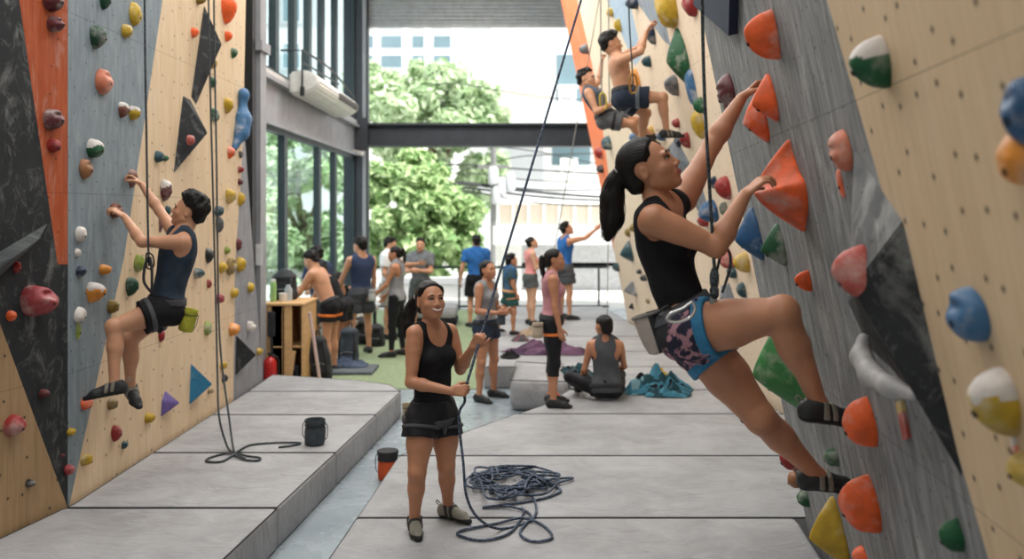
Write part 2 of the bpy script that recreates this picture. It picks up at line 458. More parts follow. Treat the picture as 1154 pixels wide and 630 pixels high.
def build_person(S, label, res=.009, skin=None, hair='short', top=None, bottom=None, shoes=None, harness=None, face=1, group=None, name='person'):
    S.setdefault('bulk', 1.0); s = S['s']; skin = skin or sk_tan()
    for k, v in list(S.items()):
        if isinstance(v, (list, tuple)) and len(v) == 3 and k not in ('cuL', 'cuR'): S[k] = V(*v)
    T = torso_prims(S); PC, NB, up, lc, lp, fc, fp, L = S['_fr']
    HP = head_prims(S)
    arms = {q: arm_prims(S, q) for q in 'LR'}; legs = {q: leg_prims(S, q) for q in 'LR'}
    hands = []
    for q in 'LR':
        fo = nrm(S['w'+q]-S['e'+q])
        d = S.get('hd'+q, fo); n = S.get('hn'+q)
        if n is None: n = nrm(lc*(-1 if q == 'L' else 1)*.8+fc*.6)
        hands.append(hand_prims(S['w'+q], d, V(*n), q, s, S.get('cu'+q, 'relax'), S.get('th'+q, .4)))
    tr = T['pelvis']+T['belly']+T['chest']+T['girdle']
    allp = tr+T['neck']
    for q in 'LR': allp = allp+legs[q][0]+legs[q][1]+arms[q]
    g = Grid.around([p[0] for p in allp+HP+hands[0]+hands[1]], res, .02)
    f = g.field(allp)
    hf = g.field(HP)
    f = smin(f, hf, .012); f = g.field(hands[0]+hands[1], f)
    v, fa = g.mesh(f, 1)
    feet = min(S['aL'][2], S['aR'][2])
    body = mesh_np(name, v, fa, skin, True, None, None, origin=(PC[0], PC[1], v[:,2].min()))
    tag(body, label, 'person', group)
    S['_skin'] = skin; S['_body'] = body
    gr = min(res, .008) if res < .008 else res
    # ---- clothes
    if bottom: make_bottom(S, body, T, legs, gr, **bottom)
    if top: make_top(S, body, T, arms, gr, **top)
    if shoes:
        for q in 'LR': make_shoe(S, body, q, gr, **shoes)
    if harness: make_harness(S, body, T, legs, gr, **harness)
    make_hair(S, body, hair, gr)
    if face: make_face(S, body, HP, face)
    return body

def frame_pts(S):
    return S['_fr']
def make_top(S, body, T, arms, res, mat, kind='tank', hem=.03, off=.007, name='tank_top', deep=1.0, strap=1.0, trim=None):
    PC, NB, up, lc, lp, fc, fp, L = S['_fr']; s = S['s']
    pr = T['pelvis']+T['belly']+T['chest']+T['girdle']
    if kind == 'tee':
        for q in 'LR': pr = pr+arms[q][:4]
    g = Grid.around([p[0] for p in pr], res, .04); f = g.field(pr)-off
    X, Y, Z = g.X, g.Y, g.Z
    wob = .004*np.sin(X*31+Z*13)*np.sin(Y*27+Z*17)
    if kind == 'tee': f = f-.010
    f = f+wob.astype(np.float32)*(1.0 if kind != 'tee' else 1.6)
    f = smax(f, -g.plane(PC+up*hem*s, up), .004)
    if kind == 'tank':
        for q, sg in (('L', 1), ('R', -1)):
            sh = S['s'+q]; m = lerp(NB, sh, .5)
            a = sh+up*.10*s+lc*sg*.034*s/strap; b = sh-up*.062*s+lc*sg*.016*s
            d = RC(a, b, .062*s, .050*s).ev(X, Y, Z); f = smax(f, -d, .004)
            out = sh-up*.05*s+lc*sg*.03*s
            f = smax(f, g.plane(sh+lc*sg*.012*s, lc*sg), .004)
        f = smax(f, -EL(NB+fc*.085*s-up*.012*s, V(.088,.110,.072+.040*deep)*s, np.stack([lc, fc, up])).ev(X, Y, Z), .004)
        f = smax(f, -EL(NB-fc*.04*s+up*.020*s, V(.085,.090,.055)*s, np.stack([lc, fc, up])).ev(X, Y, Z), .004)
        f = smax(f, -RC(NB, S['hd'], .075*s, .09*s).ev(X, Y, Z), .004)
    elif kind == 'racer':
        for q, sg in (('L', 1), ('R', -1)):
            sh = S['s'+q]
            d = RC(sh+up*.08*s+lc*sg*.02*s-fc*.05*s, sh-up*.10*s-lc*sg*.010*s-fc*.07*s, .070*s, .070*s).ev(X, Y, Z); f = smax(f, -d, .004)
            f = smax(f, g.plane(sh+lc*sg*.005*s, lc*sg), .004)
        f = smax(f, -EL(NB+fc*.07*s+up*.0*s, V(.055,.09,.07)*s, np.stack([lc, fc, up])).ev(X, Y, Z), .004)
        f = smax(f, -EL(NB-fc*.05*s+up*.02*s, V(.045,.07,.05)*s, np.stack([lc, fc, up])).ev(X, Y, Z), .004)
    elif kind == 'tee':
        for q in 'LR':
            sh, e = S['s'+q], S['e'+q]; u = nrm(e-sh); pt = lerp(sh, e, .62)
            # cut the sleeve only near the arm
            near = RC(lerp(sh, e, .35), e, .095*s, .095*s).ev(X, Y, Z)
            f = smax(f, np.minimum(g.plane(pt, u), -near+.0), .004)
        f = smax(f, -EL(NB+fc*.02*s+up*.045*s, V(.062,.075,.052)*s, np.stack([lc, fc, up])).ev(X, Y, Z), .004)
    v, fa = g.mesh(f, 1)
    if len(v) == 0: return None
    return mesh_np(name, v, fa, mat, True, body)
def make_bottom(S, body, T, legs, res, mat, kind='shorts', length=.42, off=.012, rise=.105, name=None, flare=.014, legoff=None):
    PC, NB, up, lc, lp, fc, fp, L = S['_fr']; s = S['s']
    pr = T['pelvis']+T['belly'][:1]
    al = pr+[p for q in 'LR' for p in legs[q][0]+legs[q][1][:3]]
    g = Grid.around([p[0] for p in al], res, .05)
    X, Y, Z = g.X, g.Y, g.Z
    wob = (.004*np.sin(X*41+Z*19)*np.sin(Y*37-Z*23)).astype(np.float32)
    f = g.field(pr)-off
    f = smax(f, g.plane(PC+up*rise*s, up), .004)
    o = off if legoff is None else legoff
    for q in 'LR':
        h, k, a = S['p'+q], S['k'+q], S['a'+q]
        if kind == 'shorts':
            u = nrm(k-h); t = g.plane(h, u)/np.linalg.norm(k-h)
            lf = g.field(legs[q][0][:3])-o-flare*np.clip(t/max(length, .01), 0, 1)
            lf = smax(lf, g.plane(lerp(h, k, length), u), .003)
        else:
            lf = g.field(legs[q][0]+legs[q][1][:3])-o*.55
            u = nrm(a-k); pl = g.plane(lerp(k, a, length), u)
            near = RC(lerp(k, a, .2), a, .12*s, .12*s).ev(X, Y, Z)
            lf = smax(lf, np.where(near < 0, pl, -.5).astype(np.float32), .003)
        f = smin(f, lf, .02)
    f = f+wob*(1 if kind == 'shorts' else .3)
    v, fa = g.mesh(f, 1)
    return mesh_np(name or kind, v, fa, mat, True, body)
def make_shoe(S, body, q, res, mat, sole=None, strap=None):
    s = S['s']; H = foot_frame(S, q); a = S['a'+q]; u, fd, l = H['u'], H['f'], H['l']
    sd = 1 if q == 'R' else -1
    toe = H['toe']+l*sd*.008*s
    pr = [(RC(H['heel']+u*.036*s, lerp(H['heel'], H['ball'], .5)+u*.042*s, .039*s, .040*s), .02),
          (RC(lerp(H['heel'], H['ball'], .45)+u*.046*s, H['ball']+u*.030*s, .040*s, .038*s, u, .95), .02),
          (RC(H['ball']+u*.027*s, toe+u*.012*s, .039*s, .022*s, u, .85), .015),
          (RC(H['heel']+u*.05*s, a+u*.010*s-fd*.006*s, .040*s, .045*s), .025)]
    r = min(res, .007)
    g = Grid.around([p[0] for p in pr], r, .03); f = g.field(pr)
    f = smax(f, g.plane(a+u*.018*s, nrm(u+fd*.12)), .004)
    f = smax(f, -g.plane(H['heel']+u*.001*s, u), .004)
    v, fa = g.mesh(f, 1)
    shoe = mesh_np('climbing_shoe', v, fa, mat, True, body)
    # rubber sole and rand
    fs = smax(f-.004, g.plane(H['heel']+u*.016*s, nrm(u-fd*.06)), .003); fs = smax(fs, -g.plane(H['heel']-u*.004*s, u), .002)
    v, fa = g.mesh(fs, 1)
    if len(v): mesh_np('sole', v, fa, sole or simple('rubber_black', (26,26,28), .7), True, shoe)
    if strap is not None:
        for t, w in ((.34, .012), (.58, .012)):
            c = lerp(H['heel'], H['ball'], t)
            n = nrm(fd+u*.25)
            b = smax(f-.005, np.abs(g.plane(c+u*.05*s, n))-w*s, .002); b = smax(b, -g.plane(c+u*.022*s, u), .002)
            v, fa = g.mesh(b, 1)
            if len(v): mesh_np('strap', v, fa, strap, True, shoe)
        m = MB(); hp = H['heel']+u*.082*s-fd*.034*s
        m.tube(spline([hp, hp+(u*.016-fd*.022)*s, hp+(u*.004-fd*.034)*s, hp+(-u*.012-fd*.012)*s], 4), .0035*s, n=6)
        m.build('pull_loop', strap, shoe, True)
    return shoe
def make_harness(S, body, T, legs, res, mat, loop=None, width=.042, off=.022, at=.075, legt=(.14, .24), gear=1, legoff=.022, tilt=-.10, band=None):
    PC, NB, up, lc, lp, fc, fp, L = S['_fr']; s = S['s']
    pr = T['pelvis']+T['belly']
    g = Grid.around([p[0] for p in pr], res, .05); f = g.field(pr)-off
    c = PC+up*at*s; n = nrm(up-fp*tilt)
    belt = smax(np.maximum(f, -(f+.03)), np.abs(g.plane(c, n))-width*s*.5, .004)
    v, fa = g.mesh(belt, 1)
    hb = mesh_np('harness', v, fa, mat, True, body)
    if band is not None:
        bf = smax(np.maximum(f-.005, -(f+.03)), np.abs(g.plane(c+n*width*.30*s, n))-width*s*.17, .003)
        v, fa = g.mesh(bf, 1); mesh_np('waist_band', v, fa, band, True, hb)
    for q in 'LR':
        h, k = S['p'+q], S['k'+q]; u = nrm(k-h); u2 = nrm(u)
        pl = legs[q][0][:3]
        g2 = Grid.around([p[0] for p in pl], res, .04); f2 = g2.field(pl)-legoff
        t = g2.plane(h, u2)/np.linalg.norm(k-h)
        lf = smax(np.maximum(f2, -(f2+.025)), np.abs(t-(legt[0]+legt[1])/2)*np.linalg.norm(k-h)-(legt[1]-legt[0])*np.linalg.norm(k-h)/2, .004)
        v, fa = g2.mesh(lf, 1)
        if len(v): mesh_np('leg_loop', v, fa, loop or mat, True, hb)
    # belay loop in front, gear loops at the sides
    m = MB(); b0 = c+fp*(.118*S['bulk'])*s
    m.tube(spline([b0+up*.02*s, b0+fp*.016*s-up*.03*s, b0-up*.085*s, b0-fp*.01*s-up*.04*s], 4, True), .007*s, n=6, closed=True)
    m.build('belay_loop', loop or mat, hb, True)
    if gear:
        for sg in (1,-1):
            a = c+lp*sg*.150*S['bulk']*s+fp*.05*s; b = c+lp*sg*.150*S['bulk']*s-fp*.06*s
            m = MB(); m.tube(spline([a-up*.01*s, a-up*.04*s+lp*sg*.02*s, b-up*.045*s+lp*sg*.02*s, b-up*.01*s], 5), .0045*s, n=6)
            m.build('gear_loop', simple('gear_loop_grey', (150,152,155), .5), hb, True)
    return hb
def hair_disp(R, c, amp=.006, fr=60):
    def fn(v):
        q = (v-c)@R.T
        a = np.sin(q[:,0]*fr*2.1+np.sin(q[:,2]*19)*1.3)*np.sin(q[:,1]*fr*.8+q[:,2]*14+np.sin(q[:,0]*37)*2)
        d = v-c; d /= np.linalg.norm(d, axis=1)[:, None]+1e-9
        return v+d*(a*amp)[:, None]
    return fn
def make_hair(S, body, kind, res):
    R, c, s = head_frame(S); mat = hair_mat()
    w = lambda x, y, z: c+(V(x, y, z)*s)@R
    e = lambda x, y, z, a, b, d: EL(w(x, y, z), V(a, b, d)*s, R)
    short = kind in ('short', 'mop', 'bun_short')
    k = .012 if kind == 'mop' else .0
    r = .004 if res < .0062 else min(res, .007)
    pr = [(e(0,-.016,.034,.083,.101,.092), 0)] if kind != 'short' and kind != 'mop' else [(e(0,-.018,.040+k*.5,.086,.104+k,.094+k), 0)]
    if short:
        for i, (x, y, z) in enumerate(((.035,.055,.095),(-.03,.06,.098),(.0,.02,.125),(.05,.0,.105),(-.05,-.01,.108),(.03,-.05,.11),(-.025,-.06,.105),(0,-.095,.06),(.05,-.08,.04),(-.05,-.08,.04))):
            pr.append((e(x, y, z, .034, .034, .022+k), .02))
        pr.append((e(0,-.075,-.03,.058,.04,.05), .03))
    else:
        pr.append((e(0,-.066,-.028,.066,.046,.060), .03))
        for q in (1,-1): pr.append((e(q*.060,.022,.030,.024,.045,.055), .02))
    tail = []
    if kind == 'pony':
        pts = [w(*p) for p in S.get('tail', ((0,-.105,.035),(0,-.14,.03),(0,-.155,-.03),(0,-.15,-.11),(0,-.14,-.19)))]
        pts = [p if not isinstance(p, tuple) else p for p in pts]
        if 'tailw' in S: pts = [V(*p) for p in S['tailw']]
        rad = S.get('tailr', (.022,.028,.030,.024,.010))
        for i in range(len(pts)-1): tail.append((RC(pts[i], pts[i+1], rad[i]*s, rad[i+1]*s), .015))
    if kind == 'bun': tail = [(e(0,-.10,.075,.036,.034,.034), .01)]
    al = pr+tail
    g = Grid.around([p[0] for p in al], r, .03); f = g.field(pr); X, Y, Z = g.X, g.Y, g.Z
    face = EL(w(0,.118,-.052), V(.063 if not short else .070,.090,.120 if not short else .116)*s, R).ev(X, Y, Z)
    pl = g.plane(w(0,0,-.014), (V(0,-.78,.62))@R) if short else g.plane(w(0,0,-.030), (V(0,-.80,.60))@R)
    low = g.plane(w(0,0,-.078 if short else -.088), V(0,0,1)@R)
    ins = np.minimum(np.minimum(face, pl), low)
    for q in (1,-1): ins = np.minimum(ins, EL(w(q*.085,-.006,-.018), V(.022,.026,.036)*s, R).ev(X, Y, Z))
    t = np.clip(ins/(.030*s), 0, 1); f = f+.024*s*(1-t*t*(3-2*t)).astype(np.float32)
    f = smax(f, -ins-.004, .003)
    if tail: f = g.field(tail, f)
    v, fa = g.mesh(f, 1)
    root = w(0,-.10,.04) if kind != 'short' and kind != 'mop' else w(.01,-.05,.12)
    if kind == 'pony': root = pts[0]
    if kind == 'bun': root = w(0,-.10,.075)
    ax = nrm(root-c); e1 = nrm(np.cross(ax, R[0]+.1*R[2])); e2 = np.cross(ax, e1)
    rel = v-c; ph = np.arctan2(rel@e1, rel@e2); al_ = rel@ax
    gr = np.sin(ph*(26 if short else 58)+3*np.sin(al_*30)+2*np.sin(ph*5))*.6+np.sin(ph*(61 if short else 97)+4*np.sin(al_*22+1))*.4
    dd = rel/(np.linalg.norm(rel, axis=1)[:, None]+1e-9)
    far = np.clip((.16*s-np.linalg.norm(rel, axis=1))/(.03*s), 0, 1)
    v = v+dd*(gr*far*(.0036 if short else .0013)*s)[:, None]
    if short:
        nz = np.array([noise.noise(Vector((p@e1*38, p@e2*38, p@ax*16))) for p in rel])
        v = v+dd*(nz*.011*s)[:, None]
    h = mesh_np('hair', v, fa, mat, True, body)
    if kind == 'pony':
        m = MB(); rnd = random.Random(5)
        for i in range(46 if res < .006 else 14):
            o = nrm(V(rnd.gauss(0,1), rnd.gauss(0,1), rnd.gauss(0,1)))
            path = []
            for j, p in enumerate(pts):
                path.append(p+o*rad[j]*s*(1.02 if j < len(pts)-1 else 1.5)+V(rnd.gauss(0,1), rnd.gauss(0,1), rnd.gauss(0,1))*.003)
            m.tube(spline(path, 4), [.0032*s*(1-.8*t/(4*(len(path)-1))) for t in range(4*(len(path)-1)+1)], n=5)
        m.build('loose_strands', mat, h, True)
        d = nrm(pts[1]-pts[0]); a = nrm(np.cross(d, V(.2,.3,1))); b = np.cross(d, a)
        m = MB(); q0 = lerp(pts[0], pts[1], .35)
        m.tube([q0+(a*math.cos(t)+b*math.sin(t))*.026*s for t in np.linspace(0, 2*math.pi, 14)[:-1]], .006*s, n=6, closed=True)
        m.build('hair_tie', S.get('tie', simple('hair_tie_pale', (190,180,180), .7)), h, True)
    return h
def make_face(S, body, HP, level):
    R, c, s = head_frame(S)
    def surf(x, z):
        y = .16
        def d(y):
            p = c+(V(x, y, z)*s)@R; a = .5
            for q in HP:
                e = float(q[0].ev(p[0], p[1], p[2])); a = float(smax(a, -e, q[1])) if len(q) > 2 else float(smin(a, e, q[1]))
            return a
        for _ in range(40):
            t = d(y)
            if t < .0006: break
            y -= max(t*.7, .0005)/s
        return y
    w = lambda x, y, z: c+(V(x, y, z)*s)@R
    white = simple('eye_white', (186,178,172), .25, 0, .02); dark = simple('eye_dark', (24,15,12), .2, 0, .05)
    brow = hair_mat(); lip = simple('lip_'+S['sex'], (168,88,82) if S['sex'] == 'f' else (158,98,84), .45, 0, .06)
    for q in (1,-1):
        y = surf(q*.031, -.001)
        m = MB(); sq = S.get('squint', 1.0)
        m.ell(w(q*.031, y-.0040, -.001), V(.0128,.0066,.0060*sq)*s, 0, R); m.ell(w(q*.031+S.get('gaze', 0)*.004, y+.0012, .0), V(.0072,.0026,.0062*min(sq, .95))*s, 1, R)
        m.build('eye', [white, dark], body, True)
        if level > 1:
            m = MB(); m.tube(spline([w(q*.0155, surf(q*.0155,-.002)+.002, -.003), w(q*.024, surf(q*.024,.005)+.003, .0052*sq), w(q*.033, surf(q*.033,.006)+.003, .0062*sq), w(q*.047, surf(q*.047,0)+.003, -.0005)], 4), [.0012*s]+[.0022*s]*11+[.0012*s], n=6)
            m.build('eyelash', dark, body, True)
        m = MB()
        m.tube(spline([w(q*.016, surf(q*.016,.019)+.0006, .019), w(q*.030, surf(q*.030,.024)+.0006, .0245), w(q*.047, surf(q*.047,.020)+.0004, .0195)], 4), [.0028*s, .0034*s, .0036*s, .0036*s, .0034*s, .003*s, .0026*s, .002*s, .001*s], n=6)
        m.build('eyebrow', brow, body, True)
    sm = S.get('smile', 0.0); z0 = -.066
    xs = [-.026-.006*sm, -.013, 0, .013, .026+.006*sm]
    def arc(dz, oy): return [w(x, surf(x, z0+dz+sm*.010*(abs(x)/.026)**2)+oy, z0+dz*(1-.9*(abs(x)/(.026+.006*sm))**2)+sm*.009*(abs(x)/.026)**2) for x in xs]
    m = MB(); rr = [.0012, .0026, .0034, .0034, .0036, .0036, .0036, .0034, .0032, .0032, .0034, .0034, .0036, .0036, .0034, .0026, .0012]
    m.tube(spline(arc(.0038+.003*sm, .0), 4), [x*s for x in rr], n=6); m.tube(spline(arc(-.0042-.006*sm, .0), 4), [x*s*1.12 for x in rr], n=6)
    m.build('lips', lip, body, True)
    if sm > .3:
        m = MB(); m.tube(spline(arc(-.001, .0002), 4), [x*s*1.25 for x in rr], n=6, flat=(R[2], 1.1))
        m.build('teeth', simple('teeth_white', (238,234,226), .3, 0, .02), body, True)

# ---- standing poses with true proportions
def stand(x, y, z, H, face, sex='m', lean=0, twist=0, arms=None, legs=None, head=(0,0), bulk=1.0, look=None, hs=1.0, bend=0.0):
    """face: degrees, 0 = away from camera, 90 = to the right, 180 = towards it. arms: {'L': (upper dir, fore dir)} with dirs as (forward, out, up)"""
    s = H/1.70; a = math.radians(face); fw = V(math.sin(a), math.cos(a), 0); up = V(0,0,1); lf = np.cross(up, fw)
    f = sex == 'f'; hw = (.088 if f else .092)*s; sw = (.168 if f else .190)*s
    leg = legs or {}
    S = dict(sex=sex, s=s, bulk=bulk, hs=hs, bend=bend)
    d = lambda v, sg: nrm(fw*v[0]+lf*sg*v[1]+up*v[2])
    PCz = 0
    for q, sg in (('L', 1), ('R', -1)):
        th, sh = leg.get(q, ((.04,.05,-1), (-.03,.03,-1)))
        h = lf*sg*hw; k = h+d(th, sg)*.415*s; an = k+d(sh, sg)*.40*s
        S['p'+q], S['k'+q], S['a'+q] = h, k, an
    zmin = min(S['aL'][2], S['aR'][2])-.078*s
    base = V(x, y, z-zmin)
    for q in 'LR':
        for j in 'pka': S[j+q] = S[j+q]+base
        sg = 1 if q == 'L' else -1
        ff = nrm(fw+lf*sg*.22); S['t'+q] = S['a'+q]+ff*.20*s-up*.05*s; S['fu'+q] = up
    tl = math.radians(lean); tu = up*math.cos(tl)+fw*math.sin(tl)
    tw = math.radians(twist); cf = fw*math.cos(tw)+lf*math.sin(tw); cl = np.cross(up, cf)
    PC = base; NB = PC+tu*(.545 if f else .56)*s; S['nk'] = NB
    for q, sg in (('L', 1), ('R', -1)):
        S['s'+q] = NB-tu*.055*s+cl*sg*sw
        ua, fa = (arms or {}).get(q, ((.05,.12,-1), (.18,.06,-1)))
        dd = lambda v: nrm(cf*v[0]+cl*sg*v[1]+up*v[2])
        S['e'+q] = S['s'+q]+dd(ua)*.285*s; S['w'+q] = S['e'+q]+dd(fa)*.245*s
        S['hn'+q] = nrm(cl*(-sg)*.9+cf*.3)
    yaw, pit = math.radians(head[0]), math.radians(head[1])
    hf = nrm((cf*math.cos(yaw)+cl*math.sin(yaw))*math.cos(pit)+up*math.sin(pit))
    S['hf'] = hf; hu = nrm(up*.9+tu*.3); S['hu'] = hu
    S['hd'] = NB+(tu*.6+up*.4)*.145*s+hf*.030*s
    return S
# ---------------------------------------------------------------- planes of the climbing walls
class Plane:
    def __init__(s, pt, n):
        s.p = np.asarray(pt, float); s.n = nrm(n)
        s.u = nrm(np.cross((0,0,1.), s.n)); s.v = np.cross(s.n, s.u)
        if s.v[2] < 0: s.v = -s.v
    def hit(s, px, py):
        d = np.array(((px-CX)/F, 1, -(py-CY)/F)); c = V(0,0,HC)
        return c+d*np.dot(s.n, s.p-c)/np.dot(s.n, d)
    def uv(s, q): return (float(np.dot(q-s.p, s.u)), float(np.dot(q-s.p, s.v)))
RX, RY = -2.985, 5.97
LA = Plane((RX,RY,0), (.57,-.118,0))
LB = Plane((RX,RY,0), (4.53,-.077,0))
RN = Plane((1.85,5.6,.28), (-1,.1,-.203))
RF = Plane((2.62,9.7,.28), (-1,-.0823,-.21))

def wall_mat(name, base, dark, chalk=.15, streak=.25, holes=.2, hole_r=.035, rough=.7, wood=False, chalk_rgb=(214,214,210), iso=False):
    m, nt, b = nodes(name)
    uv = nt.nodes.new('ShaderNodeUVMap').outputs[0]
    def mp(sx, sy):
        k = nt.nodes.new('ShaderNodeMapping'); k.inputs['Scale'].default_value = (sx, sy, 1); nt.links.new(uv, k.inputs[0]); return k.outputs[0]
    c = ramp(nt, noise_tex(nt, mp(*((2,2) if iso else (9, .9 if wood else 1.6))), 2.0, 6, .6, .6 if wood else .2), [(.3, srgb(*dark)), (.68, srgb(*base))])
    if wood:
        g = noise_tex(nt, mp(60, 1.6), 1.0, 3, .6, .8)
        c = mixc(nt, .35, c, ramp(nt, g, [(.35, srgb(*dark)), (.6, srgb(*base))]))
    # scuffs and chalk
    ch = ramp(nt, noise_tex(nt, mp(3.2, 1.3), 1.6, 7, .68, .5), [(.55, 0), (.80, chalk)])
    c = mixc(nt, ch, c, srgb(*chalk_rgb))
    sc_ = ramp(nt, noise_tex(nt, mp(*((7,5) if iso else (30, 1.5))), 1.0, 6, .72, 1.6), [(.53, 0), (.70, streak)])
    c = mixc(nt, sc_, c, srgb(*([72,56,44] if wood else chalk_rgb)))
    # t-nut holes, slightly scattered
    sp = nt.nodes.new('ShaderNodeSeparateXYZ'); nt.links.new(uv, sp.inputs[0])
    def M(op, a, bb=None):
        k = nt.nodes.new('ShaderNodeMath'); k.operation = op
        for i, x in enumerate((a, bb)):
            if x is None: continue
            if hasattr(x, 'links'): nt.links.new(x, k.inputs[i])
            else: k.inputs[i].default_value = x
        return k.outputs[0]
    vo = N(nt, 'ShaderNodeTexVoronoi', i_Scale=1/holes, i_Randomness=.55); vo.voronoi_dimensions = '2D'; nt.links.new(uv, vo.inputs['Vector'])
    hole = M('LESS_THAN', vo.outputs['Distance'], hole_r*1.25)
    halo = ramp(nt, vo.outputs['Distance'], [(hole_r*1.2, .22), (hole_r*3.2, 0)])
    c = mixc(nt, halo, c, srgb(70,60,52))
    # panel joints every 1.22 m
    jx = M('LESS_THAN', M('FRACT', M('DIVIDE', M('ADD', sp.outputs[1], 40.33), 1.22)), .003)
    c = mixc(nt, M('MULTIPLY', M('MAXIMUM', hole, M('MULTIPLY', jx, .6)), .85), c, srgb(38,30,26))
    nt.links.new(c, b.inputs['Base Color']); b.inputs['Roughness'].default_value = rough
    b.inputs['Specular IOR Level'].default_value = .3
    bump(nt, b, noise_tex(nt, mp(40, 8), 2, 4), .12, .004)
    return m
W_WOOD = wall_mat('plywood_left', (226,202,170), (206,178,142), .24, .12, .21, .028, wood=True)
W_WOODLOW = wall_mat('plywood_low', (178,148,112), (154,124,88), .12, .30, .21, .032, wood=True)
W_WOODR = wall_mat('plywood_right', (212,186,152), (196,168,134), .20, .10, .15, .045, wood=True)
W_WOODF = wall_mat('plywood_far', (232,212,188), (222,198,170), .25, .04, .20, .022, wood=True)
W_BLACK = wall_mat('black_panel', (46,49,51), (33,36,39), .42, .16, .20, .024, iso=True)
W_BLUEGREY = wall_mat('blue_grey_panel', (136,148,154), (112,124,132), .30, .22, .16, .026)
W_GREY = wall_mat('grey_panel', (136,137,138), (92,94,96), .40, .62, .13, .030)
W_ORANGE = wall_mat('orange_panel', (180,88,48), (160,72,36), .40, .15, .21, .022)
W_ORANGEF = wall_mat('orange_far', (244,138,92), (238,122,78), .30, .05, .22, .015)
W_LBLUE = wall_mat('light_blue_panel', (176,194,208), (154,174,192), .3, .1, .2, .02)
W_GREYF = wall_mat('slate_far', (148,156,164), (122,130,140), .5, .2, .2, .02)
W_GREYL = wall_mat('grey_left_end', (150,150,154), (122,122,128), .3, .2, .2, .015)

def panel(name, pl, poly, mat, thick=.10, push=0.0):
    pts = [pl.hit(*q) if not isinstance(q, np.ndarray) else q for q in poly]
    pts = [q+pl.n*push for q in pts]
    n = len(pts); v = pts+[q-pl.n*thick for q in pts]
    f = [tuple(range(n)), tuple(range(2*n-1, n-1, -1))]+[(i, (i+1) % n, (i+1) % n+n, i+n) for i in range(n)]
    uvs = [pl.uv(q) for q in v]
    o = mesh_np(name, np.array(v), f, mat, False, None, uv=uvs); fix_normals(o)
    return tag(o, kind='structure')
def base(pl, px, z=0.0):
    """point of the plane at height z in the vertical of pixel column px"""
    d = V((px-CX)/F, 1, 0)[:2]
    # solve n.(t*d, z) = n.p
    t = (np.dot(pl.n, pl.p)-pl.n[2]*z)/(pl.n[0]*d[0]+pl.n[1]*d[1])
    return V(t*d[0], t, z)
BZ = 0.06
# left wall
panel('wall_left', LA, [(-260,-330),(-26,-330),(65,298),(76.5,298),base(LA,76.5,BZ),(76,571),(0,365),(-260,-338)], W_BLACK)
panel('wall_left', LA, [(-26,-330),(76.5,-330),(76.5,298),(65,298)], W_ORANGE)
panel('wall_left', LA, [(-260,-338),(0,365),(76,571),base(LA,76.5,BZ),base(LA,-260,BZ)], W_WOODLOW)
panel('wall_left', LB, [(76.5,-330),(228,-300),(140,290),(77.5,572),base(LB,76.5,BZ)], W_BLUEGREY)
panel('wall_left', LB, [(228,-300),(281,-160),(277,0),(274,160),(265,300),(263,440),base(LB,263,BZ),base(LB,76.5,BZ),(77.5,572),(140,290)], W_WOOD)
panel('wall_left', LB, [(275,140),(287,310),(296,424),base(LB,296,BZ),base(LB,263,BZ),(263,440),(265,300),(274,160)], W_GREYL)
# right wall
e1 = base(RN, 910, BZ)
panel('wall_right', RN, [(758,-140),(891.5,-140),(1290,1240),(905+7,604)], W_GREY, .30)
panel('wall_right', RN, [(891.5,-140),(1250,-140),(1250,1000),(1290,1240)], W_WOODR, .30)
FL = lambda y: 632+.2105*y
fe = base(RF, 710, BZ)
panel('wall_right', RF, [(FL(-110),-110),(637-11,-110),(651,0),(667,71),(678.5,140),(687,205),(692,284)], W_ORANGEF)
panel('wall_right', RF, [(626,-110),(664,-110),(684,0),(716,75),(724,62),(709,0),(686,-110),(694,-110),(716,0),(748,46),(756,52),(745,0),(724,-110),(760,-110),(960,560),base(RF,905,BZ),fe,(692,284),(687,205),(678.5,140),(667,71),(651,0)], W_WOODF)
panel('wall_right', RF, [(664,-110),(686,-110),(709,0),(724,62),(716,75),(684,0)], W_LBLUE)
panel('wall_right', RF, [(694,-110),(724,-110),(745,0),(756,52),(748,46),(716,0)], W_GREYF)

# ---------------------------------------------------------------- floor, turf, ground
def floor_mat():
    m, nt, b = nodes('sealed_concrete')
    v = coord(nt)
    c = ramp(nt, noise_tex(nt, v, 1.6, 7, .65, .4), [(.3, srgb(126,138,146)), (.7, srgb(164,174,180))])
    nt.links.new(c, b.inputs['Base Color'])
    nt.links.new(ramp(nt, noise_tex(nt, v, 4, 5), [(.3, .16), (.7, .38)]), b.inputs['Roughness'])
    bump(nt, b, noise_tex(nt, v, 25, 4), .05, .004); return m
m = MB(); m.box((-5.2,-3.5,-.12), (5.2,20.6,0)); tag(m.build('floor', floor_mat()), kind='structure')
m = MB(); m.box((-40,20.62,-.14), (40,75,-.02)); tag(m.build('ground', simple('pavement', (190,190,186), .9)), kind='structure')
turf = simple('turf_base', (146,160,128), .95, 0, .2, 30, .5, 300, .1)
m = MB(); m.box((-3.5,11.2,.0), (-.38,20.2,.012)); o = tag(m.build('floor', turf), kind='structure')

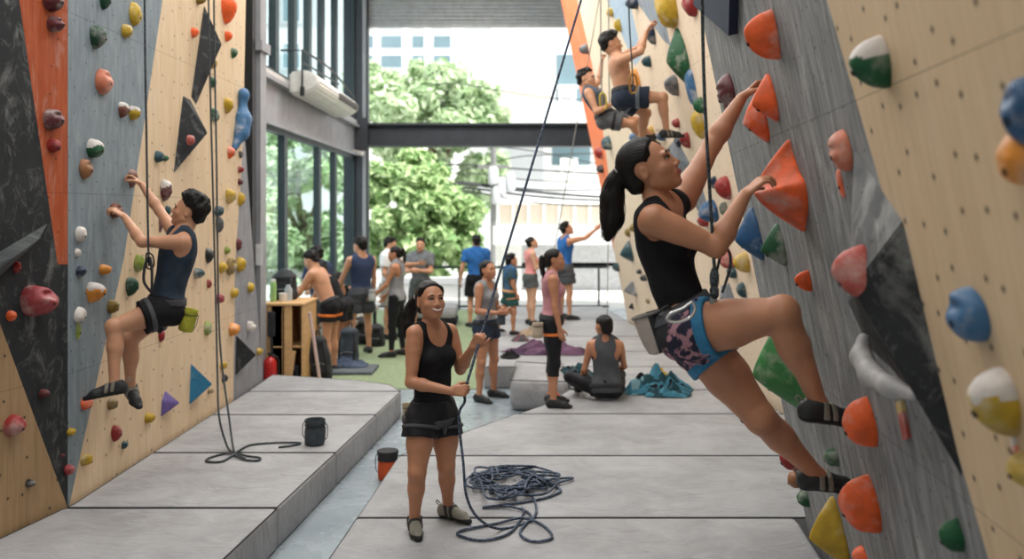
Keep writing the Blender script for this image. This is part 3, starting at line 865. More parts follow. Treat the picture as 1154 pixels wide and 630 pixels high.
# ---------------------------------------------------------------- crash pads
def pad_mat(name, a, b_):
    m, nt, b = nodes(name); v = coord(nt)
    c = ramp(nt, noise_tex(nt, v, 2.2, 7, .65, .5), [(.28, srgb(*a)), (.72, srgb(*b_))])
    sm = ramp(nt, noise_tex(nt, coord(nt, 'Object', (1,3,1)), 1.2, 6, .7, 1.0), [(.58, 0), (.78, .35)])
    c = mixc(nt, sm, c, srgb(206,206,208))
    dk = ramp(nt, noise_tex(nt, coord(nt, 'Object', (1.5,4,1)), 2.3, 5, .7, 1.0), [(.54, 0), (.8, .5)])
    c = mixc(nt, dk, c, srgb(116,114,114))
    nt.links.new(c, b.inputs['Base Color']); b.inputs['Roughness'].default_value = .62; b.inputs['Specular IOR Level'].default_value = .35
    w = noise_tex(nt, coord(nt, 'Object', (1.2,2.6,1)), 2.6, 5, .55, 1.6)
    nn = N(nt, 'ShaderNodeBump', i_Strength=.75, i_Distance=.035); nt.links.new(w, nn.inputs['Height'])
    n2 = N(nt, 'ShaderNodeBump', i_Strength=.10, i_Distance=.002); nt.links.new(noise_tex(nt, v, 190, 2), n2.inputs['Height']); nt.links.new(nn.outputs[0], n2.inputs['Normal'])
    nt.links.new(n2.outputs[0], b.inputs['Normal']); return m
PADM = pad_mat('pad_vinyl', (138,138,140), (170,170,172))
SEAM = simple('seam_cord', (60,60,62), .8)
def pad(poly, label, z0=0.0, z1=MATZ, bev=.028, group=None, seam=None, name='crash_pad'):
    bm = bmesh.new(); c = np.mean(poly, 0)
    sh = [c+(np.array(p)-c)*(1-.004/max(np.linalg.norm(np.array(p)-c), .1)) for p in poly]
    vs = [bm.verts.new((p[0], p[1], z0)) for p in sh]; fc = bm.faces.new(vs)
    if fc.normal.z > 0: fc.normal_flip()
    r = bmesh.ops.extrude_face_region(bm, geom=[fc])
    for g in r['geom']:
        if isinstance(g, bmesh.types.BMVert): g.co.z = z1
    bm.normal_update()
    bmesh.ops.recalc_face_normals(bm, faces=bm.faces[:])
    bmesh.ops.bevel(bm, geom=bm.edges[:], offset=bev, segments=3, affect='EDGES', profile=.55, clamp_overlap=True)
    bmesh.ops.recalc_face_normals(bm, faces=bm.faces[:])
    bm.verts.index_update()
    o = mesh_np(name, np.array([tuple(v.co) for v in bm.verts]), [[v.index for v in f.verts] for f in bm.faces], PADM, True); bm.free()
    auto_smooth(o, 35); tag(o, label, 'crash pad', group)
    # piping around the top edge
    m = MB(); q = [V(p[0], p[1], z1-.006) for p in [c+(np.array(p)-c)*(1-.016/max(np.linalg.norm(np.array(p)-c), .1)) for p in poly]]
    m.tube(q, .0055, n=6, closed=True); m.build('piping', SEAM, o, True)
    return o
lx = lambda y: -1.21-.0905*(9.7-y)
wx = lambda y: (-2.985+.017*(y-RY)+.012) if y > RY else (-2.985+.207*(y-RY)+.012)
ys = [3.0, 5.90, 7.25, 8.60, 9.72]
ln = ['wide grey crash pad nearest the camera along the left wall', 'grey crash pad under the left climber, second from the camera by the left wall', 'grey crash pad by the left wall carrying the dark chalk bucket and coiled rope', 'grey crash pad by the left wall under the blue triangular volume']
for i in range(4):
    a, b = ys[i], ys[i+1]; poly = [(wx(a)+.01, a+.004), (lx(a), a+.004), (lx(b), b-.004), (wx(b)+.01, b-.004)]
    if a < RY < b: poly.insert(4, (wx(RY)+.012, RY))
    pad(poly, ln[i], group='crash pads along the left wall')
pad([(wx(9.72)+.01, 9.724), (lx(9.72), 9.724), (-1.39,10.1), (-1.78,10.35), (-2.90,10.72)], 'farthest grey crash pad by the left wall, cut at its corner beside the green turf', group='crash pads along the left wall')
rx = lambda y: 1.85+.1*(y-5.6)-.03
rxf = lambda y: 2.62-.0823*(y-9.7)-.03
le = lambda y: -1.05+.06*(y-5.03)
G = 'crash pads in the middle and along the right wall'
pad([(le(2.6),2.6), (rx(2.6)+.0,2.6), (rx(5.6),5.6), (rx(5.6),5.706), (le(5.7),5.706)], 'front grey crash pad, nearest the camera, under the belaying woman', group=G)
pad([(le(5.714),5.714), (2.90,5.714), (2.77,7.156), (le(7.15),7.156)], 'grey crash pad carrying the big pile of dark blue rope', group=G)
pad([(le(7.164),7.164), (2.78,7.164), (2.66,8.636), (.02,8.636)], 'grey crash pad behind the rope pile with a slanting cut left end', group=G)
pad([(.05,8.644), (2.65,8.644), (2.57,9.796), (.62,9.796), (.33,9.05)], 'grey crash pad the seated woman in grey sits on', group=G)
pad([(.66,9.804), (2.56,9.804), (2.45,11.246), (.66,11.246)], 'grey crash pad directly behind the seated woman and the blue clothes pile', group=G)
pad([(-.03,9.95), (.64,9.85), (.64,11.0), (.05,11.2)], 'soft rounded thick grey crash pad behind the legs of the woman in pink', z1=.36, bev=.11, group=G)
yy = [11.254, 12.5, 14.0, 16.0, 18.4]
fl = ['grey crash pad with the crumpled purple jacket on it', 'grey crash pad just beyond the purple jacket, small bags on its left part', 'grey crash pad under the feet of the man in the blue tank top', 'last grey crash pad in front of the black railing']
for i in range(4):
    a, b = yy[i], yy[i+1]-.008
    pad([(-.36,a), (min(rxf(a), 2.45),a), (min(rxf(b), 2.45),b), (-.34,b)], fl[i], group=G)

# ---------------------------------------------------------------- steel frame, windows
STEEL = simple('dark_steel', (62,66,72), .5, .3, .15, 4); STEELG = simple('grey_steel', (150,150,154), .55, .1, .12, 3)
BLACK = simple('black_paint', (24,25,27), .55)
def struct(name, mb, mat, smooth=False): return tag(mb.build(name, mat, None, smooth), kind='structure')
m = MB(); m.box((-3.16,10.80,0), (-3.06,11.05,7.5)); m.box((-3.26,10.75,0), (-3.16,11.1,7.5), 1); m.box((-3.30,10.60,0), (-3.10,10.72,7.5), 1)
m.box((-3.34,10.72,4.2), (-3.02,11.1,4.32), 0)
struct('column', m, [STEELG, BLACK])
m = MB(); m.box((-3.82,20.1,0), (-3.38,20.45,7.5)); m.box((-3.38,20.05,0), (-3.30,20.5,7.5), 1); m.box((-3.30,20.08,0), (-3.26,20.3,7.5))
m.box((-3.86,20.04,3.62), (-3.26,20.1,4.36)); struct('column', m, [STEEL, STEELG])
m = MB()
for z in (3.74, 4.22): m.box((-3.26,20.05,z-.025), (3.6,20.45,z+.025))
m.box((-3.26,20.24,3.74), (3.6,20.27,4.22)); struct('beam', m, STEEL)
m = MB()   # beam along the window wall with a pale ledge on it
m.box((-3.72,11.1,3.56), (-3.56,20.1,4.14)); m.box((-3.74,11.1,3.50), (-3.46,20.1,3.56)); m.box((-3.74,11.1,4.14), (-3.44,20.1,4.20)); m.box((-3.70,11.1,4.20), (-3.50,20.1,4.30), 1)
struct('beam', m, [STEELG, simple('pale_ledge', (196,194,190), .7)])
# roller shutter under the lintel
m = MB()
for k in range(22):
    z = 6.52+k*.085; m.tube([V(-3.3,20.26,z+.04), V(3.6,20.26,z+.04)], .05, n=8)
m.box((-3.3,20.22,6.44), (3.6,20.32,6.52))
tag(m.build('roller_shutter', simple('shutter_steel', (178,180,182), .5, .4), None, True), 'grey corrugated roller shutter rolled down a little over the back opening', 'shutter')
glass_m, nt, b = nodes('window_glass')
tr = N(nt, 'ShaderNodeBsdfTransparent', i_Color=(.88,.95,.95,1)); gl = N(nt, 'ShaderNodeBsdfGlossy', i_Roughness=.02, i_Color=(.9,.95,.97,1)); mx = N(nt, 'ShaderNodeMixShader', i_0=.10)
nt.links.new(tr.outputs[0], mx.inputs[1]); nt.links.new(gl.outputs[0], mx.inputs[2]); nt.links.new(mx.outputs[0], nt.nodes['Material Output'].inputs[0])
FR = simple('window_frame_dark', (44,56,60), .5)
wy = lambda px: 3600/(577-px)
def window(n, z0, z1, pxs, y0, y1):
    m = MB(); m.box((-3.66,y0,z0), (-3.56,y1,z0+.07)); m.box((-3.66,y0,z1-.07), (-3.56,y1,z1)); m.box((-3.66,y0,z0), (-3.56,y0+.08,z1)); m.box((-3.66,y1-.08,z0), (-3.56,y1,z1))
    fr = struct('window_%d' % n, m, FR)
    for p in pxs:
        y = wy(p); k = MB(); k.box((-3.66,y-.10,z0+.07), (-3.55,y+.10,z1-.07)); k.build('mullion', FR, fr)
    e = [y0+.08]+sorted(wy(p) for p in pxs)+[y1-.08]
    for a, b_ in zip(e[:-1], e[1:]):
        k = MB(); k.box((-3.614,a,z0+.06), (-3.606,b_,z1-.06)); k.build('pane', glass_m, fr)
window(1, .05, 3.5, (319,358,376), 11.1, 20.1)
window(2, 4.3, 7.5, (309,330,347,362,377), 11.1, 20.1)
# railing at the back opening
RAIL = simple('railing_black', (40,46,46), .5, .3)
r_ = MB(); r_.tube([V(-3.2,20.15,.98), V(2.2,20.15,.98)], .028, n=8); 
rail = tag(r_.build('railing', RAIL, None, True), 'thin black metal railing across the foot of the back opening', 'railing')
for x in (-3.15,-2.2,-1.2,-.2,.85,1.97):
    k = MB(); k.tube([V(x,20.15,0), V(x,20.15,.97)], .024, n=8); k.build('post', RAIL, rail, True)
k = MB(); k.tube([V(-3.2,20.15,.09), V(2.2,20.15,.09)], .028, n=8); k.build('bottom_rail', RAIL, rail, True)
# ceiling and back wall, never in view
m = MB(); m.box((-5.3,-3.6,0), (5.3,-3.5,7.5)); struct('wall_back', m, simple('ceiling_white', (225,225,222), .9))
m = MB(); m.box((-5.5,-3.5,7.5), (5.5,20.6,7.7)); struct('ceiling', m, simple('ceiling_white', (225,225,222), .9))
m = MB(); m.box((-5.3,-3.5,0), (-5.2,10.6,7.5)); struct('wall_left', m, simple('ceiling_white', (225,225,222), .9))
m = MB(); m.box((5.2,-3.5,0), (5.3,20.6,7.5)); struct('wall_right', m, simple('ceiling_white', (225,225,222), .9))
# ---------------------------------------------------------------- climbing holds and volumes
HC_ = dict(red=(188,52,50), orange=(238,98,42), maroon=(116,46,52), green=(30,106,62), dgreen=(24,82,54), yellow=(222,182,48), blue=(44,104,158), navy=(34,56,86),
    teal=(44,88,98), pink=(214,98,86), salmon=(210,122,92), tan=(196,134,88), brown=(152,86,62), white=(216,208,200), grey=(122,124,128), dark=(52,52,56), purple=(98,82,142),
    lblue=(74,128,178), lime=(150,170,54), ochre=(158,128,48), amber=(228,146,56), rose=(196,78,84), black=(34,35,38), lgreen=(72,160,84))
HC_ = {k: (v if k in ('orange','white','salmon','amber') else tuple(x*(.84 if k in ('yellow','lime','pink','lblue') else .80) for x in v)) for k, v in HC_.items()}
HC_['chalkgrey'] = (166,164,164)
HC_['chalked'] = (206,198,192)
def hold_mat(c):
    k = 'hold_'+c
    if k in MATS: return MATS[k]
    m, nt, b = nodes(k); g = nt.nodes.new('ShaderNodeNewGeometry')
    r = HC_[c]
    base_ = ramp(nt, noise_tex(nt, g.outputs['Position'], 14, 4), [(.3, srgb(*[x*.86 for x in r])), (.7, srgb(*[min(255, x*1.05) for x in r]))])
    ch = ramp(nt, noise_tex(nt, g.outputs['Position'], 7.5, 5, .6), [(.50, 0), (.76, .55)])
    col = mixc(nt, ch, base_, srgb(222,214,206)); nt.links.new(col, b.inputs['Base Color'])
    b.inputs['Roughness'].default_value = .5; b.inputs['Specular IOR Level'].default_value = .4
    bump(nt, b, noise_tex(nt, g.outputs['Position'], 220, 2), .12, .002)
    MATS[k] = m; return m
BOLT = simple('bolt_hole', (22,20,20), .5, .3)
def outline(kind, t):
    c, s = math.cos(t), math.sin(t)
    if kind in ('tear', 'drop'): return c*(.52+.48*((s+1)/2)**.7), s
    if kind == 'peak': return c*(.50+.50*((1-s)/2)**.8), s
    if kind == 'moon': return math.copysign(abs(c)**1.5, c), s
    if kind == 'tri':
        r = 1/max(abs(math.cos((t-math.pi/2) % (2*math.pi/3)-math.pi/3)), .5)*.62
        return c*r*.95, s*r*.95-.12
    if kind == 'bar': return math.copysign(abs(c)**.6, c), math.copysign(abs(s)**.6, s)
    if kind == 'heart':
        n = 1-.22*math.exp(-((t-math.pi/2)/.35)**2); return c*(.5+.5*((s+1)/2)**.6)*n, s*n
    if kind == 'bottle':
        w = .95 if s < .1 else (.42+.1*abs(c) if s < .55 else .55)
        q = np.interp(s, [-1,-.6,0,.35,.5,.62,.8,1], [.3,.85,1,.7,.42,.40,.55,.35]); return math.copysign(abs(c)**.35, c)*q, s
    return c, s
def make_hold(pl, x0, y0, x1, y1, color, kind, label, group, seed, asp=None, dep=None, name='climbing_hold', cat='climbing hold'):
    cx, cy = (x0+x1)/2, (y0+y1)/2; c0 = pl.hit(cx, cy); D = c0[1]
    vd = nrm(c0-V(0,0,HC)); cc = abs(float(np.dot(vd, pl.n))); ss = math.sqrt(max(1-cc*cc, .05))
    H = (y1-y0)*D/F; w = (x1-x0)*D/F
    A_ = asp or {'tear': .85, 'peak': .70, 'tri': .95, 'bar': .5, 'bottle': .55, 'heart': .62, 'drop': .5, 'moon': .60}.get(kind, 1.05)
    W = min(H*A_, w/(cc+.25)); 
    d = math.sqrt(max((w-W*cc/2)**2-(W*cc/2)**2, 1e-5))/ss
    d = min(max(d, .18*min(W, H)), 1.0*min(W, H)); d = dep or d
    left = pl.n[0] > 0
    px = x0+W/2*cc*F/D if left else x1-W/2*cc*F/D
    c = pl.hit(px, cy)
    rnd = random.Random(seed); so = V(rnd.random()*50, rnd.random()*50, rnd.random()*50)
    nt_, nr = (30, 9) if (y1-y0) > 16 else (20, 6)
    pw = {'peak': .95, 'tear': .62, 'tri': .80, 'heart': .6, 'spike': .9}.get(kind, .5)
    sh = {'tear': (0,.22), 'peak': (0,-.1), 'heart': (0,.2), 'jug': (0,.25), 'tri': (0,.05)}.get(kind, (rnd.uniform(-.12,.12), rnd.uniform(-.05,.2)))
    v = []; f = []; mi = []; VV = []
    na = .10 if kind in ('blob', 'jug') else .045
    for j in range(nr+2):
        rho = 1.0 if j <= 1 else 1-(j-1)/nr
        for i in range(nt_):
            t = 2*math.pi*i/nt_; ou, ov = outline(kind, t)
            e = 1+na*noise.noise(Vector(so+V(ou, ov, 0)*1.1))*1.4
            r2 = rho*(1.0)
            u, vv = ou*e*r2+sh[0]*(1-rho), ov*e*r2+sh[1]*(1-rho)
            h = (1-rho**2)**pw if pw < .7 else 1-rho**(1.25)
            if kind == 'jug': h *= 1-.45*math.exp(-((vv-.45)/.25)**2-(u/.6)**2)
            if kind == 'ridge': h *= 1-.14*(math.sin(vv*9) > .2)
            h *= 1+na*1.6*noise.noise(Vector(so+V(u*1.5, vv*1.5, 3)))
            h = .10+.90*h if j > 0 else -.12
            v.append(c+pl.u*u*W/2+pl.v*vv*H/2+pl.n*h*d); VV.append(vv+.5*noise.noise(Vector(so+V(u, vv, h)*2.2)))
    for j in range(nr+1):
        for i in range(nt_): f.append((j*nt_+i, j*nt_+(i+1) % nt_, (j+1)*nt_+(i+1) % nt_, (j+1)*nt_+i))
    f.append(tuple((nr+1)*nt_+i for i in range(nt_))); f.append(tuple(range(nt_-1, -1, -1)))
    ck = 'white chalk' in label or 'chalk top' in label
    mi = [1 if ck and np.mean([VV[k] for k in q]) > .30 else 0 for q in f]
    o = mesh_np(name, np.array(v), f, [hold_mat(color)]+([hold_mat('chalked')] if ck else []), True, None, mi, origin=c); fix_normals(o)
    tag(o, label, cat, group)
    if (y1-y0) > 13:
        j = nr-2; i = int(nt_*.78); p = v[j*nt_+i]; q = v[(nr)*nt_+i]; 
        m = MB(); b = np.array(v[j*nt_+i]); nn = nrm(np.cross(np.array(v[j*nt_+(i+1) % nt_])-b, np.array(v[(j+1)*nt_+i])-b))
        if np.dot(nn, pl.n) < 0: nn = -nn
        rr = min(.010, .045*H+.003)
        m.lathe(b-nn*.006, [(rr, 0), (rr, .0075), (rr*.55, .0078), (rr*.5, .004)], n=12, ax=nn); m.build('bolt', BOLT, o, True)
    return o
def volume(pl, pts, apexes, mat, label, group, name='wall_volume', facets=None, child=None):
    """pts: base polygon in photo pixels; apexes: [(px,py,height)] raised points"""
    n = len(pts); b = [pl.hit(*q)-pl.n*.004 for q in pts]; a = [pl.hit(q[0], q[1])+pl.n*q[2] for q in apexes]
    v = b+a
    if facets is None:
        if len(a) == 1: facets = [(i, (i+1) % n, n) for i in range(n)]
    f = list(facets)+[tuple(range(n-1, -1, -1))]
    o = mesh_np(name, np.array(v), f, mat, False, None, uv=[pl.uv(q) for q in v]); fix_normals(o)
    bm = bmesh.new(); bm.from_mesh(o.data); bmesh.ops.bevel(bm, geom=bm.edges[:], offset=.006, segments=2, affect='EDGES', clamp_overlap=True); bm.to_mesh(o.data); bm.free()
    return tag(o, label, 'wall volume', group)
PLN = dict(a=LA, b=LB, n=RN, f=RF)
GL, GN, GF = 'climbing holds on the left wall', 'climbing holds on the near right wall', 'climbing holds on the far right wall'
ROWS = [
# left wall, near splayed panel
('a',49,-9,71,13,'maroon','jug','chalky maroon hold cut by the top edge of the photo on the orange stripe'),
('a',53,19,72,37,'maroon','jug','round maroon hold near the top of the orange stripe'),
('a',49,123,71,147,'maroon','jug','large maroon hold halfway down the orange stripe'),
('a',53,156,68,172,'red','blob','small dark red hold low on the orange stripe under the large maroon one'),
('a',11,279,24,291,'green','bar','small green hold tucked under the black ledge at the left edge'),
('a',15,294,27,308,'red','bar','short red strip hold below the black ledge at the left edge'),
('a',24,321,62,357,'rose','jug','big chalky pinkish red hold on the black panel at left'),
('a',7,350,18,362,'orange','blob','little orange hold left of the big pinkish red hold'),
('a',44,438,55,449,'maroon','blob','little dark red hold low on the black panel, above the plywood'),
('a',5,467,27,491,'red','blob','red oval hold on the plywood in the lower left corner'),
('a',29,540,40,549,'dark','blob','small black hold at the bottom left on the plywood under a dark smear'),
('a',68,511,73,516,'maroon','blob','tiny dark red hold at the tip of the black panel'),
# blue-grey panel
('b',112,-9,125,11,'dgreen','tear','green hold cut by the top edge on the blue grey panel'),
('b',101,29,120,55,'dgreen','tear','chalky dark green hold high on the blue grey panel'),
('b',146,3,159,29,'yellow','blob','tall yellow hold near the top of the blue grey panel'),
('b',137,27,149,43,'yellow','blob','small yellow hold just below the tall yellow one at the top left'),
('b',108,78,127,107,'salmon','jug','orange pink teardrop hold on the upper blue grey panel'),
('b',133,115,146,133,'brown','tear','brown hold with white chalked top, on the blue grey panel beside a yellow one'),
('b',145,119,158,135,'yellow','blob','mottled yellow hold beside the brown chalk topped hold'),
('b',98,157,116,178,'green','blob','green hold with a white chalked edge, middle of the blue grey panel'),
('b',90,179,104,202,'tan','jug','brown orange hold with a dark hollow, below the chalk edged green hold'),
('b',144,190,155,212,'brown','tear','reddish brown hold gripped by the upper hand of the man on the left wall'),
('b',124,229,138,246,'brown','jug','brown hold gripped by the lower hand of the man on the left wall'),
('b',85,255,97,273,'white','blob','white hold by the left border of the blue grey panel'),
('b',84,280,91,290,'white','blob','tiny white hold under the white one on the blue grey panel'),
('b',86,300,97,312,'navy','blob','small dark blue hold on the lower blue grey panel'),
('b',112,298,125,310,'amber','blob','small orange hold left of the left climber\'s waist'),
('b',97,318,118,341,'amber','tear','orange hold with a big white chalk patch, left of the left climber\'s knee'),
('b',84,346,97,364,'white','blob','chalk white hold with a yellow strip hanging below'),
('b',86,362,91,383,'lime','bar','thin yellow green strip under the chalk white hold'),
('b',121,338,134,353,'ochre','blob','knobbly yellow hold just above the left climber\'s knee'),
('b',91,447,104,462,'orange','blob','orange foothold under the shoe of the man on the left wall'),
('b',76,482,85,491,'yellow','blob','tiny yellow hold low where black and blue grey panels meet'),
('b',73,524,84,535,'rose','blob','small pinkish red hold at the bottom tip of the blue grey panel'),
# plywood
('b',91,511,104,525,'yellow','blob','flat yellow hold at the bottom left of the plywood, lowest of the yellow ones'),
('b',125,479,137,498,'red','tear','red teardrop hold low on the plywood below the climber\'s shoes'),
('b',137,497,144,506,'teal','blob','tiny teal hold low on the plywood beside the red teardrop'),
('b',163,465,174,477,'yellow','blob','yellow hold left of the purple volume with a black spot below'),
('b',121,448,133,462,'ochre','blob','olive yellow hold under the rear shoe of the left climber'),
('b',141,312,156,334,'dgreen','tear','dark green triangular hold in front of the left climber\'s waist'),
('b',151,287,163,307,'lime','blob','yellow green hold in front of the left climber\'s chest, partly behind him'),
('b',178,371,186,386,'red','tear','small red hold below the seat of the left climber'),
('b',230,362,239,378,'lime','blob','bright lime hold right of the yellow chalk bag'),
('b',218,302,230,314,'teal','blob','teal hold right of the left climber\'s back at chest height'),
('b',233,315,239,325,'red','drop','tiny red hold right of the left climber\'s waist'),
('b',243,331,253,342,'rose','blob','red hold behind the two hanging ropes at waist height'),
('b',247,295,256,308,'yellow','blob','yellow hold left of an olive one near the plywood\'s right edge'),
('b',255,291,267,310,'ochre','jug','olive brown hold between two yellow ones near the plywood\'s right edge'),
('b',266,290,277,307,'yellow','blob','yellow hold at the plywood\'s right edge beside the olive brown hold'),
('b',260,324,269,336,'yellow','blob','yellow hold on the right edge of the plywood above the end black volume'),
('b',279,318,287,330,'yellow','blob','yellow hold on the grey end panel of the left wall'),
('b',258,364,270,379,'amber','blob','orange yellow hold at the top corner of the black end volume'),
('b',278,362,288,374,'white','jug','chalky white hold on the grey end panel'),
('b',289,392,296,401,'yellow','blob','tiny yellow hold low on the grey end panel by the black post'),
('b',248,407,256,417,'yellow','blob','small yellow hold right of the blue triangular volume'),
('b',250,422,257,431,'dark','blob','small black hold under the small yellow one by the blue triangular volume'),
('b',234,436,241,444,'ochre','blob','small dark yellow hold under the tip of the blue triangular volume'),
('b',249,-8,267,27,'orange','tear','large orange red teardrop hold at the top of the left plywood'),
('b',215,31,224,43,'orange','tear','small orange hold left of the upper black volume'),
('b',253,35,262,47,'orange','tear','small orange hold under the large orange red teardrop'),
('b',260,54,268,66,'green','tear','small green hold near the plywood\'s top right edge'),
('b',238,66,245,77,'yellow','blob','small yellow hold hidden beside the hanging ropes near the upper volume'),
('b',236,86,244,99,'green','blob','small green hold right of the ropes below the yellow one'),
('b',252,110,263,128,'yellow','tear','yellow hold left of the blue bottle shaped hold'),
('b',238,122,247,138,'green','blob','green hold beside the ropes left of the blue bottle shaped hold'),
('b',256,165,265,179,'orange','tear','orange hold just below the blue bottle shaped hold'),
('b',269,170,274,178,'dark','blob','tiny black hold on the grey end panel near the bottle hold'),
('b',268,187,275,195,'red','blob','tiny red hold on the grey end panel near its top'),
('b',268,201,274,209,'maroon','blob','tiny maroon hold on the grey end panel below the tiny red one'),
('b',268,217,276,232,'yellow','blob','yellow hold on the grey end panel halfway up'),
('b',254,213,266,230,'yellow','tear','yellow triangular hold right of the ropes at the left climber\'s head height'),
('b',242,231,252,244,'teal','blob','teal hold right of the left climber\'s head behind the rope'),
('b',243,244,252,263,'grey','drop','grey drop shaped hold under the teal one, right of the rope'),
('b',231,279,241,297,'dark','tear','dark grey hold right of the left climber\'s back'),
('b',266,268,273,283,'maroon','blob','small dark red hold on the grey end panel above the yellow cluster'),
('b',253,278,260,287,'lime','blob','tiny yellow green hold above the yellow cluster'),
('b',174,170,185,184,'teal','blob','teal hold just right of the blue grey panel above the climber\'s raised hand'),
('b',184,175,190,182,'green','blob','tiny green hold beside the teal one'),
('b',180,202,194,227,'maroon','tear','maroon hold with white chalked top above the left climber\'s face'),
('b',186,232,193,243,'teal','blob','small teal hold just in front of the left climber\'s face'),
('b',179,244,183,262,'maroon','bar','narrow dark red streak hold below the climber\'s raised forearm'),
('b',221,-4,231,5,'ochre','blob','dark yellow hold at the top tip of the upper black volume'),
# near right wall
('n',842,9,877,66,'orange','heart','large orange hold with a notched top, upper right grey panel'),
('n',848,84,875,136,'orange','peak','pointed orange hold held by the woman\'s upper hand'),
('n',838,104,864,159,'orange','peak','lower orange hold just under the one the woman\'s upper hand grips'),
('n',808,83,828,125,'maroon','ridge','ridged maroon hold at the edge of the grey panel left of the raised arm'),
('n',829,234,857,292,'blue','peak','blue half cone hold behind the woman\'s elbow'),
('n',858,252,884,299,'green','peak','green pointed hold below the large orange spike hold'),
('n',896,303,914,328,'orange','heart','small orange heart shaped hold above the woman\'s knee'),
('n',935,146,959,193,'salmon','ridge','pinkish orange ridged hold by the plywood edge with a drip below'),
('n',944,190,950,223,'orange','bar','thin red orange drip below the pinkish ridged hold'),
('n',961,41,1004,99,'green','tear','dark green hold with a white chalk top on the upper right plywood'),
('n',1131,84,1172,166,'blue','jug','large blue hold cut by the right edge of the photo'),
('n',1128,147,1170,209,'amber','blob','orange yellow hold under the large blue one at the right edge'),
('n',1069,323,1111,387,'lblue','jug','blue hold with dimples in the middle of the right plywood'),
('n',1097,414,1148,491,'yellow','tear','yellow hold with a white chalked top on the lower right plywood'),
('n',1141,488,1148,526,'orange','bar','thin red drip below the chalk topped yellow hold'),
('n',1137,508,1168,547,'yellow','blob','yellow hold cut by the lower right edge of the photo'),
('n',953,448,986,503,'orange','moon','orange half moon foothold under the woman\'s higher shoe'),
('n',950,536,989,599,'orange','moon','orange half moon foothold under the woman\'s lower shoe'),
('n',929,504,944,525,'green','blob','small green hold between the two orange footholds'),
('n',914,562,951,632,'yellow','peak','large yellow hold at the bottom of the grey panel'),
('n',1053,584,1085,621,'green','moon','green hold at the bottom of the grey panel under the black volume'),
('n',962,616,977,640,'orange','blob','small orange hold cut by the bottom edge of the photo'),
('n',875,502,897,529,'red','moon','dark red hold low on the left edge of the grey panel'),
('n',888,531,898,549,'tan','blob','small tan hold below the dark red one on the panel\'s edge'),
('n',899,552,911,571,'green','blob','tiny green hold at the foot of the grey panel\'s left edge'),
('n',854,350,914,462,'lgreen','peak','very large green hold behind the woman\'s legs'),
# far right wall
('f',739,-16,763,31,'yellow','blob','big yellow hold with a black hollow at the top of the far wall'),
('f',750,32,776,94,'green','peak','big dark green half moon hold on the upper far wall'),
('f',769,-12,786,18,'red','blob','red hold cut by the top edge beside the woman\'s rope'),
('f',773,78,784,119,'lblue','bar','narrow blue hold dripping down below the big green half moon'),
('f',781,109,794,128,'green','moon','small green hold on the far wall above a yellow one'),
('f',779,123,794,157,'yellow','tear','yellow hold on the far wall under the small green one, above the forearm'),
('f',766,149,778,167,'red','tear','red hold right of the shirtless climber\'s foot'),
('f',760,153,767,166,'navy','blob','small navy hold directly left of the red one by the shirtless climber\'s foot'),
('f',757,133,766,144,'red','blob','small red hold above the shirtless climber\'s shoe'),
('f',749,84,765,108,'grey','tear','grey hold with a black lower half on the upper far wall'),
('f',723,62,734,76,'teal','tear','teal hold right of the shirtless climber\'s elbow'),
('f',727,27,739,50,'navy','tear','dark blue hold gripped by the shirtless climber'),
('f',705,-4,719,10,'navy','blob','dark navy hold at the very top above the shirtless climber'),
('f',691,21,700,36,'yellow','drop','yellow hold high on the far wall left of the light blue band'),
('f',683,9,691,19,'yellow','blob','tiny yellow hold at the top left of the far wall'),
('f',653,49,663,61,'grey','blob','grey hold on the far orange stripe'),
('f',677,153,689,169,'teal','blob','dark teal hold at the edge of the orange stripe below the seated climber'),
('f',670,165,679,179,'red','tear','small red hold on the lower part of the far orange stripe'),
('f',672,185,680,195,'dark','blob','tiny black hold on the far orange stripe below the red one'),
('f',709,149,717,160,'lblue','blob','small blue hold above the woman\'s head'),
('f',726,141,738,163,'yellow','drop','tall yellow hold above the woman\'s forehead'),
('f',740,147,750,159,'blue','blob','small blue hold left of the shirtless climber\'s shoe'),
('f',708,77,721,107,'amber','bar','yellow streak shaped hold beside the shirtless climber\'s waist'),
('f',806,198,824,225,'red','tear','red hold between the woman\'s arms on the plywood strip'),
('f',800,198,808,213,'navy','bar','narrow navy hold just left of the red one between the arms'),
('f',788,225,809,250,'blue','blob','blue hold behind the rope below the woman\'s raised arm'),
('f',786,241,798,256,'red','blob','red hold under the blue one behind the rope'),
('f',811,227,820,244,'dgreen','bar','narrow green hold above the woman\'s forearm'),
('f',810,281,826,303,'pink','blob','pink hold under the woman\'s elbow beside the rope'),
('f',827,284,845,307,'yellow','tear','yellow hold under the woman\'s elbow right of the pink one'),
('f',819,300,830,314,'teal','blob','dark teal hold below the pink and yellow pair'),
('f',830,318,841,336,'teal','tear','dark teal teardrop hold above the woman\'s thigh'),
('f',698,271,713,295,'teal','peak','large dark teal triangular hold below the woman\'s ponytail'),
('f',703,316,717,336,'grey','tri','dark grey triangular hold low on the far wall'),
('f',705,341,714,349,'dark','peak','small black hold near the foot of the far wall'),
('f',721,309,729,317,'dark','blob','small black hold left of the woman\'s waist'),
('f',717,303,723,309,'dark','blob','tiny black hold up and left of the small black one by the waist'),
('f',717,275,724,284,'lblue','blob','tiny blue hold left of the woman\'s ribs'),
('f',709,252,716,261,'ochre','blob','tiny yellow hold below the ponytail, the upper right of two'),
('f',704,257,710,267,'ochre','blob','tiny yellow hold below the ponytail, the lower left of two'),
('f',727,336,732,342,'ochre','blob','tiny ochre hold low on the far wall above the chalk bag'),
('f',690,296,698,306,'teal','tear','dark teal hold sticking out at the left end of the far wall'),
('f',668,108,676,118,'dark','blob','small black hold on the orange stripe behind the seated climber'),
]
